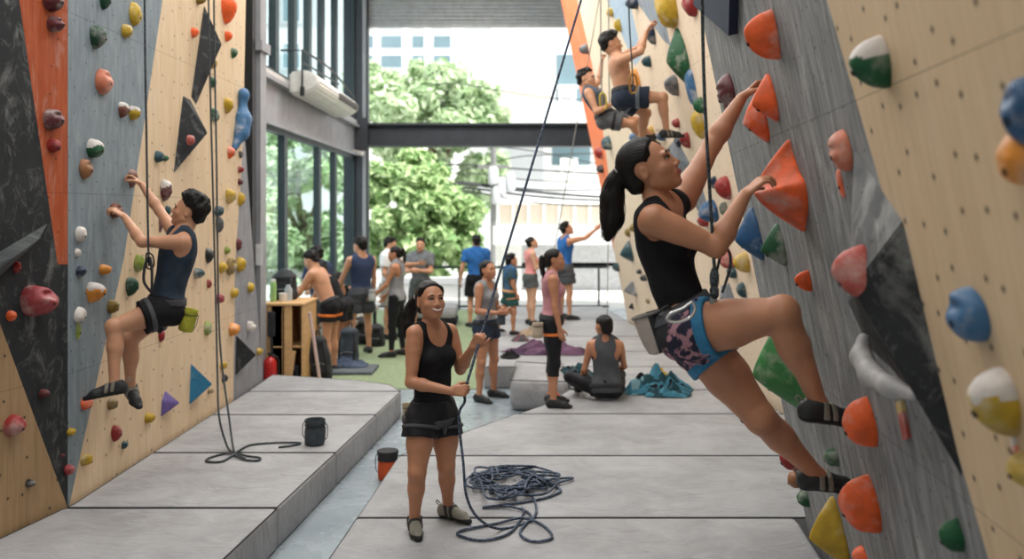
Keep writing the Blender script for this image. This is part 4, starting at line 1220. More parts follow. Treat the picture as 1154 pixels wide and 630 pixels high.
for i, r in enumerate(ROWS):
    make_hold(PLN[r[0]], *r[1:5], r[5], r[6], r[7], GL if r[0] in 'ab' else (GN if r[0] == 'n' else GF), i)
# the large orange spike the woman's lower hand rests on
def spike():
    pl = RN; c = pl.hit(899, 208); ol = [(-.02,.20),(.035,.10),(.075,-.02),(.085,-.15),(.05,-.21),(-.03,-.16),(-.12,-.09),(-.15,.0),(-.09,.05),(-.045,.12)]
    ol = [q[:2] for q in spline([(a, b, 0) for a, b in ol], 5, True)]; n = len(ol); v = []; f = []; nr = 10
    for j in range(nr+2):
        rho = 1 if j < 2 else 1-(j-1)/nr
        for i, (a, b) in enumerate(ol):
            h = -.02 if j == 0 else .012+.185*(1-rho**1.35)
            sa, sb = -.02, .0
            v.append(c+pl.u*-(a*rho+sa*(1-rho))+pl.v*(b*rho+sb*(1-rho))*1.0+pl.n*h)
    for j in range(nr+1):
        for i in range(n): f.append((j*n+i, j*n+(i+1) % n, (j+1)*n+(i+1) % n, (j+1)*n+i))
    f.append(tuple((nr+1)*n+i for i in range(n))); f.append(tuple(range(n-1, -1, -1)))
    o = mesh_np('climbing_hold', np.array(v), f, hold_mat('orange'), True, None, origin=c); fix_normals(o)
    tag(o, 'largest orange spike shaped hold, under the woman\'s lower hand', 'climbing hold', GN)
spike()
VB = wall_mat('volume_black', (42,44,47), (29,31,34), .35, .14, .12, .03, iso=True); VBL = wall_mat('volume_blue', (52,124,160), (40,108,146), .2, .1, .14, .02)
VP = wall_mat('volume_purple', (110,92,156), (92,76,136), .1, .1, .3, .01); VN = wall_mat('volume_navy', (40,52,74), (30,40,60), .08, .1, .3, .01); VG = wall_mat('volume_grey', (132,136,142), (104,108,114), .5, .2, .2, .02)
VLEDGE = wall_mat('volume_ledge', (84,88,88), (50,54,56), .7, .2, .2, .02)
volume(LB, [(230,4),(215,110),(221,120),(234,56)], [(228,50,.19)], VB, 'tall black triangular volume at the top of the left plywood', 'volumes on the left wall')
volume(LB, [(206,107),(195,197),(219,152),(215,112)], [(212,150,.18)], VB, 'black triangular volume with a small pink hold on it, below the taller one', 'volumes on the left wall')
volume(LB, [(215,409),(213,457),(229,434)], [(219,433,.17)], VBL, 'blue triangular volume low on the left plywood', 'volumes on the left wall')
volume(LB, [(186,440),(182,452),(181,470),(190,464),(196,450)], [(187,454,.12)], VP, 'purple pyramid volume low on the left plywood', 'volumes on the left wall')
volume(LB, [(266,377),(265,424),(278,401)], [(270,400,.18)], VB, 'black triangular volume at the far end of the left wall', 'volumes on the left wall')
volume(LA, [(-60,318),(0,283),(56,250),(0,312),(-60,360)], [(-8,290,.15), (30,270,.09)], VLEDGE, 'long dark slanting ledge volume at the left edge of the photo', 'volumes on the left wall', facets=[(0,1,5),(1,6,5),(1,2,6),(2,3,6),(3,5,6),(3,4,5),(4,0,5)])
make_hold(Plane(LB.p+LB.n*.10, LB.n), 211,152,223,164, 'pink','blob','small pink hold on the lower black triangular volume', GL, 901, dep=.05)
q_ = lambda x, y, d: LB.hit(x, y)+LB.n*d
bt = sdf_obj('climbing_hold', [(EL(q_(270,107,.045), (.06,.075,.075)), 0), (RC(q_(269.5,112,.04), q_(269,124,.045), .045, .05), .03), (RC(q_(268.5,134,.05), q_(266.5,150,.05), .098, .085), .05), (RC(q_(266.5,150,.04), q_(262,167,.02), .075, .03), .04)], .009, hold_mat('lblue'))
tag(bt, 'tall light blue bottle shaped hold on the plywood\'s right edge', 'climbing hold', GL)
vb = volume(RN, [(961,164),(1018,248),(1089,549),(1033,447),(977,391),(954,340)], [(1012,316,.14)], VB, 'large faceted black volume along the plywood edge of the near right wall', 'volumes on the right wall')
vb.data.materials.append(wall_mat('volume_lit_chalk', (128,129,130), (84,86,88), .55, .35, .12, .02, iso=True))  # paler grey for the upper facets: light from above painted in, with chalk
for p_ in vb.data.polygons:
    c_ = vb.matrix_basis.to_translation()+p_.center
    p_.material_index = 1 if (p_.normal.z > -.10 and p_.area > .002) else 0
print('VB', [(round(p_.normal.z,2), round(p_.area,3)) for p_ in vb.data.polygons if p_.area > .01])
panel_nav = [RN.hit(*q) for q in ((790,-70),(790,4),(831.5,38),(835,-70))]
m = MB(); m.prism([q-RN.n*.002 for q in panel_nav], RN.n*.05); tag(m.build('wall_volume', VN), 'flat dark navy volume cut by the top edge on the near grey panel', 'wall volume', 'volumes on the right wall')
volume(RF, [(747,172),(762,154),(779,186),(767,198)], [(763,176,.06)], VG, 'slate grey volume below the shirtless climber\'s foot', 'volumes on the right wall')
volume(RF, [(776,212),(790,206),(802,246),(788,240)], [(789,226,.09)], VG, 'slate grey volume behind the woman\'s raised upper arm', 'volumes on the right wall')
volume(RF, [(812,322),(822,318),(830,342),(810,343)], [(820,334,.08)], VG, 'grey volume just above the woman\'s thigh', 'volumes on the right wall')
make_hold(Plane(RN.p+RN.n*.085, RN.n), 942,275,981,334, 'pink','blob','big pink oval hold on the left edge of the black volume', GN, 903, asp=.75)
bp = [RN.hit(*q)+RN.n*d for q, d in (((1000,378),.08),((1006,396),.105),((1020,415),.11),((1036,430),.09),((1049,442),.05))]
sdf_b = [(RC(bp[i], bp[i+1], (.022,.034,.038,.032,.018)[i], (.022,.034,.038,.032,.018)[i+1]), .02) for i in range(4)]
o = sdf_obj('climbing_hold', sdf_b, .006, hold_mat('chalkgrey')); tag(o, 'white curved banana hold across the black volume', 'climbing hold', GN)
# sticker strip with yellow top
q = [RN.hit(*p) for p in ((1013,453),(1019,450),(1027,493),(1021,496))]; md = [lerp(q[0], q[3], .3), lerp(q[1], q[2], .3)]
m = MB(); m.prism([q[0], q[1], md[1], md[0]], RN.n*.012, 0); m.prism([md[0], md[1], q[2], q[3]], RN.n*.012, 1)
tag(m.build('climbing_hold', [hold_mat('yellow'), hold_mat('pink')]), 'thin strip hold, yellow above pink, at the black volume\'s lower edge', 'climbing hold', GN)
# ---------------------------------------------------------------- the three main climbers
BLACKC = cloth('black', (24,24,27)); BLACKL = cloth('black_lycra', (26,26,30), rough=.6)
SHOE = simple('shoe_black', (34,35,36), .6); SHOEG = simple('shoe_grey', (128,124,112), .7); RUB = simple('rubber_black', (26,26,28), .7)
WEB = simple('webbing_charcoal', (70,72,77), .75, 0, .15, 40, .2, 300); WEBB = simple('webbing_black', (34,34,38), .75, 0, .15, 40, .2, 300)
BLUEWEB = simple('webbing_blue', (44,122,166), .7, 0, .15, 30, .2, 300)
def person_px(J, Y, **kw):
    S = dict(kw)
    for k, q in J.items(): S[k] = P(q[0], q[1], Y+(q[2] if len(q) > 2 else 0))
    return S
# --- woman on the right wall
A = person_px(dict(sR=(737,248,-.12), sL=(770,224,.20), eR=(807,279,-.16), wR=(840,219,-.14), eL=(802,164,.28), wL=(836,110,.30),
    nk=(742,226,.05), pR=(777,374,-.07), pL=(791,388,.12), kR=(882,353,-.27), aR=(923,456,-.20), kL=(857,471,-.02), aL=(921,535,.10),
    tR=(968,474,-.16), tL=(971,549,.12), hd=(731,189,.03)), 3.88, sex='f', s=1.03, hs=1.12, hf=(.80,-.36,.46), hu=(-.48,.05,.88), bulk=1.06, armb=1.08, legb=1.16, bend=-.03, gaze=1, squint=.85)
A['hdR'] = nrm(V(.72,.08,.62)); A['hnR'] = nrm(V(.62,.25,-.72)); A['cuR'] = (28,42,30)
A['hdL'] = nrm(V(.70,.0,.70)); A['hnL'] = nrm(V(.70,-.1,-.70)); A['cuL'] = (35,55,35)
hdc = A['hd']
A['tailw'] = [P(703,190,3.93), P(694,203,3.95), P(690,222,3.96), P(690,246,3.96), P(685,268,3.95)]
A['tailr'] = (.022,.034,.046,.046,.016)
DECO = simple('print_shorts', (44,44,62), .8, 0, .1, 26, .2, 160, .25, c2=(172,128,138), cstops=(.50,.56))
ca = build_person(A, 'woman in black tank top climbing the right wall, large in the foreground', .0048, sk_warm(), 'pony',
    dict(mat=BLACKC, kind='tank', hem=.10, off=.007, deep=.4), dict(mat=DECO, kind='shorts', length=.22, off=.012, flare=.008, rise=.16),
    dict(mat=SHOE, sole=RUB, strap=SHOEG), dict(mat=WEBB, loop=BLUEWEB, band=WEB, width=.135, off=.023, at=.105, tilt=.22, legt=(.15,.27), legoff=.022), face=2)
# --- belayer
B = person_px(dict(sR=(467,376,-.10), sL=(507,374,.09), eR=(463,431,-.16), wR=(509,441,-.26), eL=(519,416,.08), wL=(533,391,-.10),
    nk=(487,368,0), pR=(475,474,-.06), pL=(501,473,.07), kR=(470,533,-.16), aR=(467,585,-.10), kL=(503,525,.03), aL=(505,571,.12),
    tR=(470,604,-.26), tL=(528,584,.02), hd=(485,339,-.02)), 5.56, sex='f', s=.945, hs=1.10, armb=.98, legb=1.06, hf=(.46,-.84,.20), hu=(0,0,1), smile=1.0, gaze=1, squint=.75)
B['hdR'] = nrm(V(.95,-.25,.10)); B['hnR'] = nrm(V(-.1,.75,-.25)); B['cuR'] = 'fist'
B['hdL'] = nrm(V(.45,-.35,.75)); B['hnL'] = nrm(V(.3,.75,.1)); B['cuL'] = 'fist'
B['fuR'] = V(0,0,1); B['fuL'] = V(0,0,1)
B['tailw'] = [P(474,333,5.68), P(466,342,5.72), P(462,352,5.73), P(460,366,5.71), P(459,380,5.68)]
B['tailr'] = (.022,.034,.040,.036,.014)
cb = build_person(B, 'smiling woman in black tank top holding the belay rope on the grey pads', .0055, sk_warm(), 'pony',
    dict(mat=BLACKC, kind='tank', hem=.00, off=.008), dict(mat=BLACKL, kind='shorts', length=.33, off=.014, flare=.016, rise=.14),
    dict(mat=SHOEG, sole=RUB, strap=SHOE), dict(mat=WEB, loop=WEB, width=.055, off=.022, at=.012, tilt=-.15, legt=(.10,.17), legoff=.030), face=2)
# --- man on the left wall
C = person_px(dict(sL=(205,273,-.12), sR=(197,263,.20), eL=(160,273,-.16), wL=(140,244,.0), eR=(180,238,.30), wR=(160,208,.36),
    nk=(207,258,.03), pL=(186,350,-.10), pR=(185,347,.10), kL=(128,369,-.30), aL=(129,433,-.36), kR=(146,384,-.05), aR=(147,436,-.02),
    tL=(99,446,-.44), tR=(153,452,-.10), hd=(213,238,.04)), 6.45, sex='m', s=1.0, hs=1.04, hf=(-.93,-.10,.30), hu=(.30,0,.95), bulk=.98, bend=0)
C['hdL'] = nrm(V(-.8,-.1,.55)); C['hnL'] = nrm(V(-.55,.2,-.75)); C['cuL'] = 'hold'
C['hdR'] = nrm(V(-.75,.0,.65)); C['hnR'] = nrm(V(-.6,-.2,-.7)); C['cuR'] = 'hold'
NAVY = cloth('navy', (46,58,72), scale=20)
cc = build_person(C, 'man in dark blue tank top climbing the left wall', .006, sk_tan(), 'mop',
    dict(mat=NAVY, kind='tank', hem=.05, off=.012), dict(mat=BLACKC, kind='shorts', length=.46, off=.020, flare=.02),
    dict(mat=SHOE, sole=RUB, strap=SHOEG), dict(mat=WEBB, loop=WEB, width=.045, off=.028, at=.07, legt=(.26,.36), legoff=.044), face=2)
# ---------------------------------------------------------------- people further back
def gx(px, Y): return (px-CX)*Y/F
GREYT = cloth('grey_top', (140,140,142)); PINK = cloth('dusty_pink', (186,134,140)); PINKL = cloth('pale_pink', (226,150,146)); BLUET = cloth('blue_top', (48,104,170)); WHITE = cloth('white', (232,232,232)); NAVYT = cloth('navy_top', (52,64,92))
GSH = cloth('grey_shorts', (84,88,88)); NSH = cloth('navy_shorts', (44,54,72)); DGT = cloth('dark_grey', (74,76,80)); ORW = simple('webbing_orange', (226,120,46), .7); KHAKI = cloth('khaki', (150,146,136))
SH1 = dict(mat=SHOE, sole=RUB)
def arm(u, f): return (u, f)
# woman in pink with black leggings
S = stand(gx(622,9.0), 9.0, MATZ, 1.585, 88, 'f', arms={'L': ((-.02,.10,-1),(.12,.05,-1)), 'R': ((.05,.12,-1),(.22,.02,-1))}, head=(-5,4))
S['tail'] = ((0,-.10,.05),(0,-.135,.03),(0,-.145,-.05),(0,-.135,-.14),(0,-.12,-.22))
build_person(S, 'woman in dusty pink tank top and black leggings standing on the pads', .0075, sk_warm(), 'pony', dict(mat=PINK, kind='tank', hem=.06, off=.010), dict(mat=BLACKL, kind='leggings', length=.35, off=.012), SH1, dict(mat=WEBB, loop=ORW, width=.06, off=.022, at=.07, legt=(.22,.30), legoff=.020), face=1)
# woman in grey top
S = stand(gx(548,10.6), 10.6, 0, 1.66, 118, 'f', arms={'L': ((.12,.16,-1),(.85,-.40,-.05)), 'R': ((.02,.22,-1),(.90,-.30,-.05))}, legs={'L': ((.06,.14,-1),(-.04,.06,-1)), 'R': ((.02,.14,-1),(-.03,.06,-1))}, head=(-14,10))
build_person(S, 'woman in grey sleeveless top and dark blue shorts standing on the floor', .0078, sk_warm(), 'bun', dict(mat=GREYT, kind='tank', hem=.04, off=.012, deep=.0, strap=.8), dict(mat=NSH, kind='shorts', length=.34, off=.016, flare=.02), SH1, dict(mat=WEBB, width=.04, off=.026, at=.06, legt=(.05,.10), legoff=.02), face=1)
# man raising his arm
S = stand(gx(637,16.2), 16.2, MATZ, 1.74, 70, 'm', arms={'R': ((.95,.18,.18),(.82,.05,.62)), 'L': ((-.02,.14,-1),(.2,.05,-1))}, head=(-8,22), legs={'L': ((.0,.1,-1),(-.05,.03,-1)), 'R': ((.06,.1,-1),(-.02,.03,-1))})
S['cuR'] = 'flat'
build_person(S, 'man in bright blue tank top reaching one arm up beside the far wall', .009, sk_tan(), 'short', dict(mat=BLUET, kind='tank', hem=-.02, off=.014), dict(mat=DGT, kind='shorts', length=.62, off=.026, flare=.03), SH1, dict(mat=WEB, width=.04, off=.034, at=.0, legt=(.2,.3), legoff=.05), face=1)
# woman in pale pink
S = stand(gx(598,15.4), 15.4, MATZ, 1.52, 75, 'f', arms={'R': ((.15,.1,-1),(.75,-.1,.5)), 'L': ((.3,.1,-1),(.8,-.2,.55))}, head=(0,20))
build_person(S, 'woman in pale pink tank top and grey shorts looking up', .009, sk_pale(), 'bun', dict(mat=PINKL, kind='tank', hem=.05, off=.008), dict(mat=GSH, kind='shorts', length=.40, off=.018, flare=.02), SH1, face=1)
# child
S = stand(gx(575,14.2), 14.2, MATZ, 1.25, 70, 'm', arms={'L': ((-.1,.1,-1),(.2,.05,-1)), 'R': ((-.05,.1,-1),(.35,.05,-1))}, legs={'L': ((-.28,.05,-1),(-.35,.03,-1)), 'R': ((.10,.05,-1),(-.05,.03,-1))}, head=(5,5), hs=1.22)
build_person(S, 'boy in a teal and dark vest with a small blue pack, between two women', .009, sk_warm(), 'short', dict(mat=cloth('teal_vest', (70,92,98), c2=(46,84,130), scale=14), kind='tee', hem=.0, off=.01), dict(mat=cloth('teal_shorts', (44,80,78)), kind='shorts', length=.62, off=.02, flare=.02), SH1, dict(mat=simple('webbing_tan', (190,140,96), .7), width=.06, off=.03, at=.05, legt=(.2,.28), legoff=.04), face=1)
# man in blue tee seen from behind
S = stand(gx(537,17.2), 17.2, 0, 1.76, -12, 'm', arms={'L': ((-.05,.3,-1),(.2,.1,-1)), 'R': ((.0,.1,-1),(.2,.05,-1))})
build_person(S, 'man in blue T-shirt seen from behind in front of the trees', .0095, sk_tan(), 'short', dict(mat=BLUET, kind='tee', hem=-.03, off=.012), dict(mat=BLACKC, kind='shorts', length=.75, off=.03, flare=.03), SH1, face=0)
# shirtless man bending over the shelf
S = stand(gx(373,12.3), 12.3, 0, 1.74, -78, 'm', lean=24, arms={'L': ((.50,.10,-.85),(.80,-.1,-.55)), 'R': ((.72,.15,-.7),(.9,-.05,-.35))}, head=(0,-28), bulk=1.0)
build_person(S, 'shirtless man in black shorts with an orange leg loop, bending over the shelf', .0078, sk_tan(), 'short', None, dict(mat=BLACKC, kind='shorts', length=.42, off=.022, flare=.015), SH1, dict(mat=WEBB, loop=ORW, width=.05, off=.03, at=.09, legt=(.18,.27), legoff=.042), face=1)
# man in dark tank top seen from behind
S = stand(gx(407,13.9), 13.9, 0.012, 1.80, -40, 'm', arms={'L': ((.30,.30,-1),(.45,.1,-.9)), 'R': ((.05,.15,-1),(.25,.05,-1))}, head=(15,-6), legs={'L': ((.02,.16,-1),(-.04,.10,-1)), 'R': ((.08,.10,-1),(.0,.05,-1))})
build_person(S, 'man in navy tank top and grey shorts seen from behind, standing on the green turf', .0082, sk_tan(), 'mop', dict(mat=NAVYT, kind='tank', hem=-.04, off=.014), dict(mat=DGT, kind='shorts', length=.66, off=.026, flare=.03), SH1, dict(mat=WEB, width=.04, off=.036, at=.0, legt=(.2,.28), legoff=.055), face=1)
# ponytail woman on the turf
S = stand(gx(447,13.7), 13.7, 0.012, 1.70, -82, 'f', arms={'L': ((.40,.12,-1),(.75,.0,-.65)), 'R': ((.25,.10,-1),(.6,.0,-.75))}, head=(0,-8), legs={'L': ((.10,.06,-1),(.02,.03,-1)), 'R': ((-.06,.06,-1),(-.12,.03,-1))})
S['tail'] = ((0,-.10,.05),(0,-.135,.05),(0,-.15,-.02),(0,-.145,-.09),(0,-.135,-.16))
build_person(S, 'woman with a ponytail in grey tank top and long black leggings on the turf', .0082, sk_warm(), 'pony', dict(mat=GREYT, kind='racer', hem=-.02, off=.018), dict(mat=BLACKL, kind='leggings', length=.92, off=.012), SH1, face=1)
# man in white tee
S = stand(gx(438,15.6), 15.6, 0.012, 1.76, 100, 'm', arms={'L': ((.6,.25,-.45),(.9,-.1,.1)), 'R': ((.02,.25,-1),(.55,-.3,-.6))}, head=(10,-12))
build_person(S, 'man in white T-shirt standing behind the ponytail woman', .0095, sk_tan(), 'short', dict(mat=WHITE, kind='tee', hem=-.04, off=.018), dict(mat=KHAKI, kind='shorts', length=.80, off=.03, flare=.03), SH1, face=1)
# man with crossed arms
S = stand(gx(474,16.2), 16.2, 0.012, 1.72, 198, 'm', arms={'L': ((.35,.2,-1),(.55,-.95,.12)), 'R': ((.30,.2,-1),(.60,-.95,.05))}, head=(14,4))
build_person(S, 'man in grey T-shirt with folded arms in front of the foliage', .0095, sk_tan(), 'short', dict(mat=DGT if False else cloth('mid_grey', (112,116,120)), kind='tee', hem=-.03, off=.014), dict(mat=GSH, kind='shorts', length=.75, off=.03, flare=.03), SH1, face=1)
# man hidden behind the shirtless one
S = stand(gx(362,13.3), 13.3, 0.012, 1.69, -60, 'm', lean=6, arms={'L': ((.4,.1,-1),(.8,0,-.4)), 'R': ((.4,.1,-1),(.8,0,-.4))}, head=(0,-14))
build_person(S, 'dark haired man standing behind the shirtless man, only his head showing', .0095, sk_tan(), 'short', dict(mat=NAVYT, kind='tee', hem=-.03, off=.014), dict(mat=GSH, kind='shorts', length=.75, off=.03, flare=.03), SH1, face=0)
# woman bending forward beside him
S = stand(gx(387,12.95), 12.95, 0.012, 1.60, -75, 'f', lean=34, arms={'L': ((.45,.1,-.9),(.85,0,-.5)), 'R': ((.5,.1,-.85),(.9,0,-.4))}, head=(0,-26))
build_person(S, 'woman in black tank top bending forward behind the shirtless man', .0085, sk_warm(), 'bun', dict(mat=BLACKC, kind='tank', hem=.0, off=.010), dict(mat=BLACKL, kind='shorts', length=.5, off=.016), SH1, face=1)
# seated man on a low bench, legs forward
def seated_bench():
    Y = 14.9; s = 1.0; x = gx(393, Y); J = dict(pL=V(x,Y+.10,.52), pR=V(x+.02,Y-.08,.52), kL=V(x-.10,Y-.34,.50), kR=V(x+.04,Y-.48,.50))
    S = dict(sex='m', s=s, bulk=.96, **J)
    S['aL'] = S['kL']+V(.06,-.10,-.40); S['aR'] = S['kR']+V(.10,-.06,-.40)
    for q in 'LR':
        S['a'+q][2] = .012+.080; S['t'+q] = S['a'+q]+V(-.02,-.2,-.05); S['fu'+q] = V(0,0,1)
    NB = (S['pL']+S['pR'])/2+V(-.10,-.28,.47); S['nk'] = NB
    S['sL'] = NB+V(.13,.14,-.06)*1.0; S['sR'] = NB+V(-.15,-.12,-.06)
    S['sL'], S['sR'] = NB+V(.18,.03,-.05), NB+V(-.17,-.02,-.05)
    S['eL'] = S['sL']+V(.04,-.16,-.23); S['wL'] = S['eL']+V(-.10,-.18,-.10); S['eR'] = S['sR']+V(-.05,-.15,-.23); S['wR'] = S['eR']+V(.06,-.20,-.10)
    S['hf'] = V(-.2,-.8,-.45); S['hd'] = NB+V(-.02,-.10,.12)
    build_person(S, 'person in grey shorts sitting bent forward between the shirtless man and the navy tank man', .0085, sk_tan(), 'short', dict(mat=BLACKC, kind='tank', hem=-.02, off=.012), dict(mat=GSH, kind='shorts', length=.55, off=.022, flare=.02), SH1, face=0)
seated_bench()
# seated woman from behind
def seated_back():
    Y = 9.25; J = dict(pL=P(675,447,Y+.03), pR=P(693,447,Y+.02))
    S = dict(sex='f', s=.95, bulk=.98, hs=1.05, **J)
    pc = (J['pL']+J['pR'])/2; dz = MATZ+.115-pc[2]
    for k in J: S[k] = J[k]+V(0,0,dz)
    pc = pc+V(0,0,dz)
    S['nk'] = pc+V(-.01,.06,.50)
    S['sL'] = S['nk']+V(-.150,.03,-.055); S['sR'] = S['nk']+V(.150,.0,-.055)
    S['eL'] = S['sL']+V(-.07,-.02,-.26); S['wL'] = S['eL']+V(.0,.16,-.16); S['eR'] = S['sR']+V(.06,.10,-.24); S['wR'] = S['eR']+V(-.08,.2,-.06)
    S['kL'] = S['pL']+V(-.30,.12,.10); S['aL'] = S['kL']+V(.12,.32,-.17); S['tL'] = S['aL']+V(.06,.18,-.04)
    S['kR'] = S['pR']+V(.10,.36,.08); S['aR'] = S['kR']+V(-.33,.12,-.16); S['tR'] = S['aR']+V(-.18,.06,-.02)
    S['hf'] = V(-.42,.88,.05); S['hd'] = S['nk']+V(-.015,.01,.145)
    build_person(S, 'woman in grey racerback top sitting on the pads with her back turned', .007, sk_warm(), 'bun', dict(mat=DGT, kind='racer', hem=-.04, off=.018), dict(mat=BLACKL, kind='leggings', length=.9, off=.014), SH1, dict(mat=WEBB, width=.05, off=.026, at=.03, legt=(.1,.18), legoff=.02, gear=0), face=0)
seated_back()
# shirtless climber on the far wall
D1 = person_px(dict(sR=(704,66,-.05), sL=(694,64,.28), eR=(716,58,-.16), wR=(722,32,-.02), eL=(714,52,.34), wL=(724,30,.36),
    nk=(694,60,.10), pR=(707,110,-.02), pL=(703,112,.17), kR=(747,110,-.10), aR=(751,148,.0), kL=(728,128,.20), aL=(722,156,.30),
    tR=(768,152,.0), tL=(738,160,.28), hd=(689,50,.08)), 9.85, sex='m', s=1.0, hs=1.05, hf=(.92,-.05,.10), bulk=1.02)
D1['sR'] = P(701,68,9.74); D1['sL'] = P(699,66,10.08)
D1['eR'] = P(722,58,9.66); D1['wR'] = P(728,36,9.80); D1['eL'] = P(720,54,10.14); D1['wL'] = P(730,33,10.12)
for q in 'LR': D1['hd'+q] = nrm(V(.5,0,.85)); D1['hn'+q] = nrm(V(.85,0,-.5)); D1['cu'+q] = 'hold'
build_person(D1, 'shirtless man in navy shorts climbing high on the far right wall', .0078, sk_tan(), 'mop', None, dict(mat=cloth('navy_dark', (38,46,62)), kind='shorts', length=.62, off=.022, flare=.02), dict(mat=SHOE, sole=RUB, strap=SHOEG), dict(mat=WEBB, loop=simple('webbing_steel', (110,120,130), .7), width=.05, off=.03, at=.10, legt=(.25,.36), legoff=.045), face=1)
# climber beside him leaning back on the rope
D2 = person_px(dict(sR=(664,105,-.10), sL=(667,100,.22), eR=(672,126,-.20), wR=(688,118,-.16), eL=(675,92,.30), wL=(678,70,.32),
    nk=(663,99,.05), pR=(683,135,-.06), pL=(686,133,.12), kR=(712,140,-.10), aR=(727,158,.05), kL=(716,136,.20), aL=(733,152,.28),
    tR=(742,162,.05), tL=(746,154,.28), hd=(661,89,.02)), 11.2, sex='m', s=.98, hs=1.08, hf=(.85,-.40,.12), bulk=.95)
D2['hdL'] = nrm(V(.1,0,1)); D2['hnL'] = V(1,0,0); D2['cuL'] = 'fist'; D2['hdR'] = nrm(V(.9,0,.3)); D2['hnR'] = V(0,.7,-.6); D2['cuR'] = 'fist'
build_person(D2, 'climber in grey vest leaning back on a rope left of the shirtless climber', .0085, sk_tan(), 'short', dict(mat=cloth('slate_vest', (84,94,108)), kind='tank', hem=-.02, off=.012), dict(mat=cloth('slate_shorts', (96,98,102)), kind='shorts', length=.62, off=.022, flare=.02), dict(mat=SHOE, sole=RUB), dict(mat=WEBB, width=.05, off=.03, at=.08, legt=(.25,.36), legoff=.045), face=1)
# ---------------------------------------------------------------- ropes
def rope_mat(name, a, b):
    m, nt, bs = nodes(name); v = coord(nt)
    w_ = N(nt, 'ShaderNodeTexVoronoi', i_Scale=130.0); nt.links.new(v, w_.inputs['Vector'])
    nt.links.new(ramp(nt, w_.outputs['Color'], [(.45, srgb(*a)), (.6, srgb(*b))]), bs.inputs['Base Color']); bs.inputs['Roughness'].default_value = .75
    bump(nt, bs, w_.outputs['Distance'], .4, .002); return m
RB = rope_mat('rope_navy', (36,44,58), (92,106,128)); RD = rope_mat('rope_dark', (32,38,42), (70,80,84)); RG = rope_mat('rope_grey', (120,118,112), (160,156,148))
def rope(pts, r, mat, label, sub=10, n=8, group='climbing ropes'):
    v, f = tube_geo(spline(pts, sub), r, n); o = mesh_np('rope', np.array(v), f, mat, True, None); fix_normals(o)
    return tag(o, label, 'rope', group)
def onmat(px, py, dz=.0): 
    Y = (HC-MATZ-dz)*F/(py-CY); return P(px, py, Y)
# belayer's rope: overhead anchor -> upper hand -> lower hand -> pile -> strand ends
rnd = random.Random(11)
hl = B['wL']+B['hdL']*.085+B['hnL']*.028; hr = B['wR']+B['hdR']*.085+B['hnR']*.028
top_ = P(655,0,6.1); d_ = top_-hl
pts = [hl+d_*1.75, hl+d_*1.3, top_, hl+d_*.6, hl+d_*.25, hl, lerp(hl, hr, .5)+V(.0,-.01,0), hr, hr+V(0,-.01,-.06)]
for px, py, z in ((517,470,0),(522,520,0),(526,560,0),(540,585,0)): pts.append(P(px, py, 5.30))
pts += [onmat(565,596,.012), onmat(600,585,.012), onmat(602,563,.02), onmat(583,545,.05)]
rng = np.random.RandomState(4)
for i in range(105):
    a = i*.55+rng.uniform(-.5,.5); k = 1-.35*rng.rand(); cxp, cyp = 573+rng.normal(0,9), 541+rng.normal(0,3)
    rxp, ryp = 48*k*(.5+.7*rng.rand()), 17*k*(.5+.7*rng.rand())
    zz = .012+.075*rng.rand()*max(0, 1-((cxp-573)/30)**2)*k
    pts.append(onmat(cxp+rxp*math.cos(a), cyp+ryp*math.sin(a), zz))
pts += [onmat(610,545,.015), onmat(632,552,.011), onmat(618,560,.011), onmat(590,566,.011), onmat(550,571,.013), onmat(546,572,.011), onmat(570,570,.02),onmat(598,580,.012), onmat(586,600,.011), onmat(600,610,.011), onmat(622,606,.011), onmat(612,592,.011), onmat(588,584,.02), onmat(560,590,.011), onmat(520,598,.011), onmat(519,604,.011), onmat(545,609,.011), onmat(575,600,.011), onmat(590,578,.012), onmat(588,572,.014)]
rope(pts, .0085, RB, 'dark blue rope from overhead through the belaying woman\'s hands into a big tangled pile', 8, 7)
# climbing woman's rope
wa = P(807,322,3.72)
rope([P(789,-330,3.74), P(790,-100,3.73), P(793,80,3.72), P(799,200,3.71), P(805,300,3.71), wa], .0075, RD, 'dark rope running straight up from the climbing woman\'s harness', 6)
rope([wa+V(0,0,.05), P(815,280,3.72), P(822,285,3.72), P(823,300,3.72), P(818,318,3.72), P(814,330,3.72)], .006, RD, 'short black loop of rope knotted at the climbing woman\'s harness', 6)
m = MB(); m.lathe(P(805,318,3.715), [(.010,-.07),(.018,-.06),(.020,-.03),(.015,-.02),(.019,-.005),(.020,.03),(.014,.05),(.009,.06)], n=12); 
tag(m.build('rope_knot', RD, None, True), 'dark figure of eight knot above the climbing woman\'s waist', 'knot')
m = MB(); m.box(P(803,352,3.72)-V(.012,.012,.06), P(803,352,3.72)+V(.018,.012,.07), 0, .006); tag(m.build('belay_device', simple('grey_metal', (150,152,150), .35, .7)), 'grey belay device hanging at the front of the climbing woman\'s harness', 'belay device')
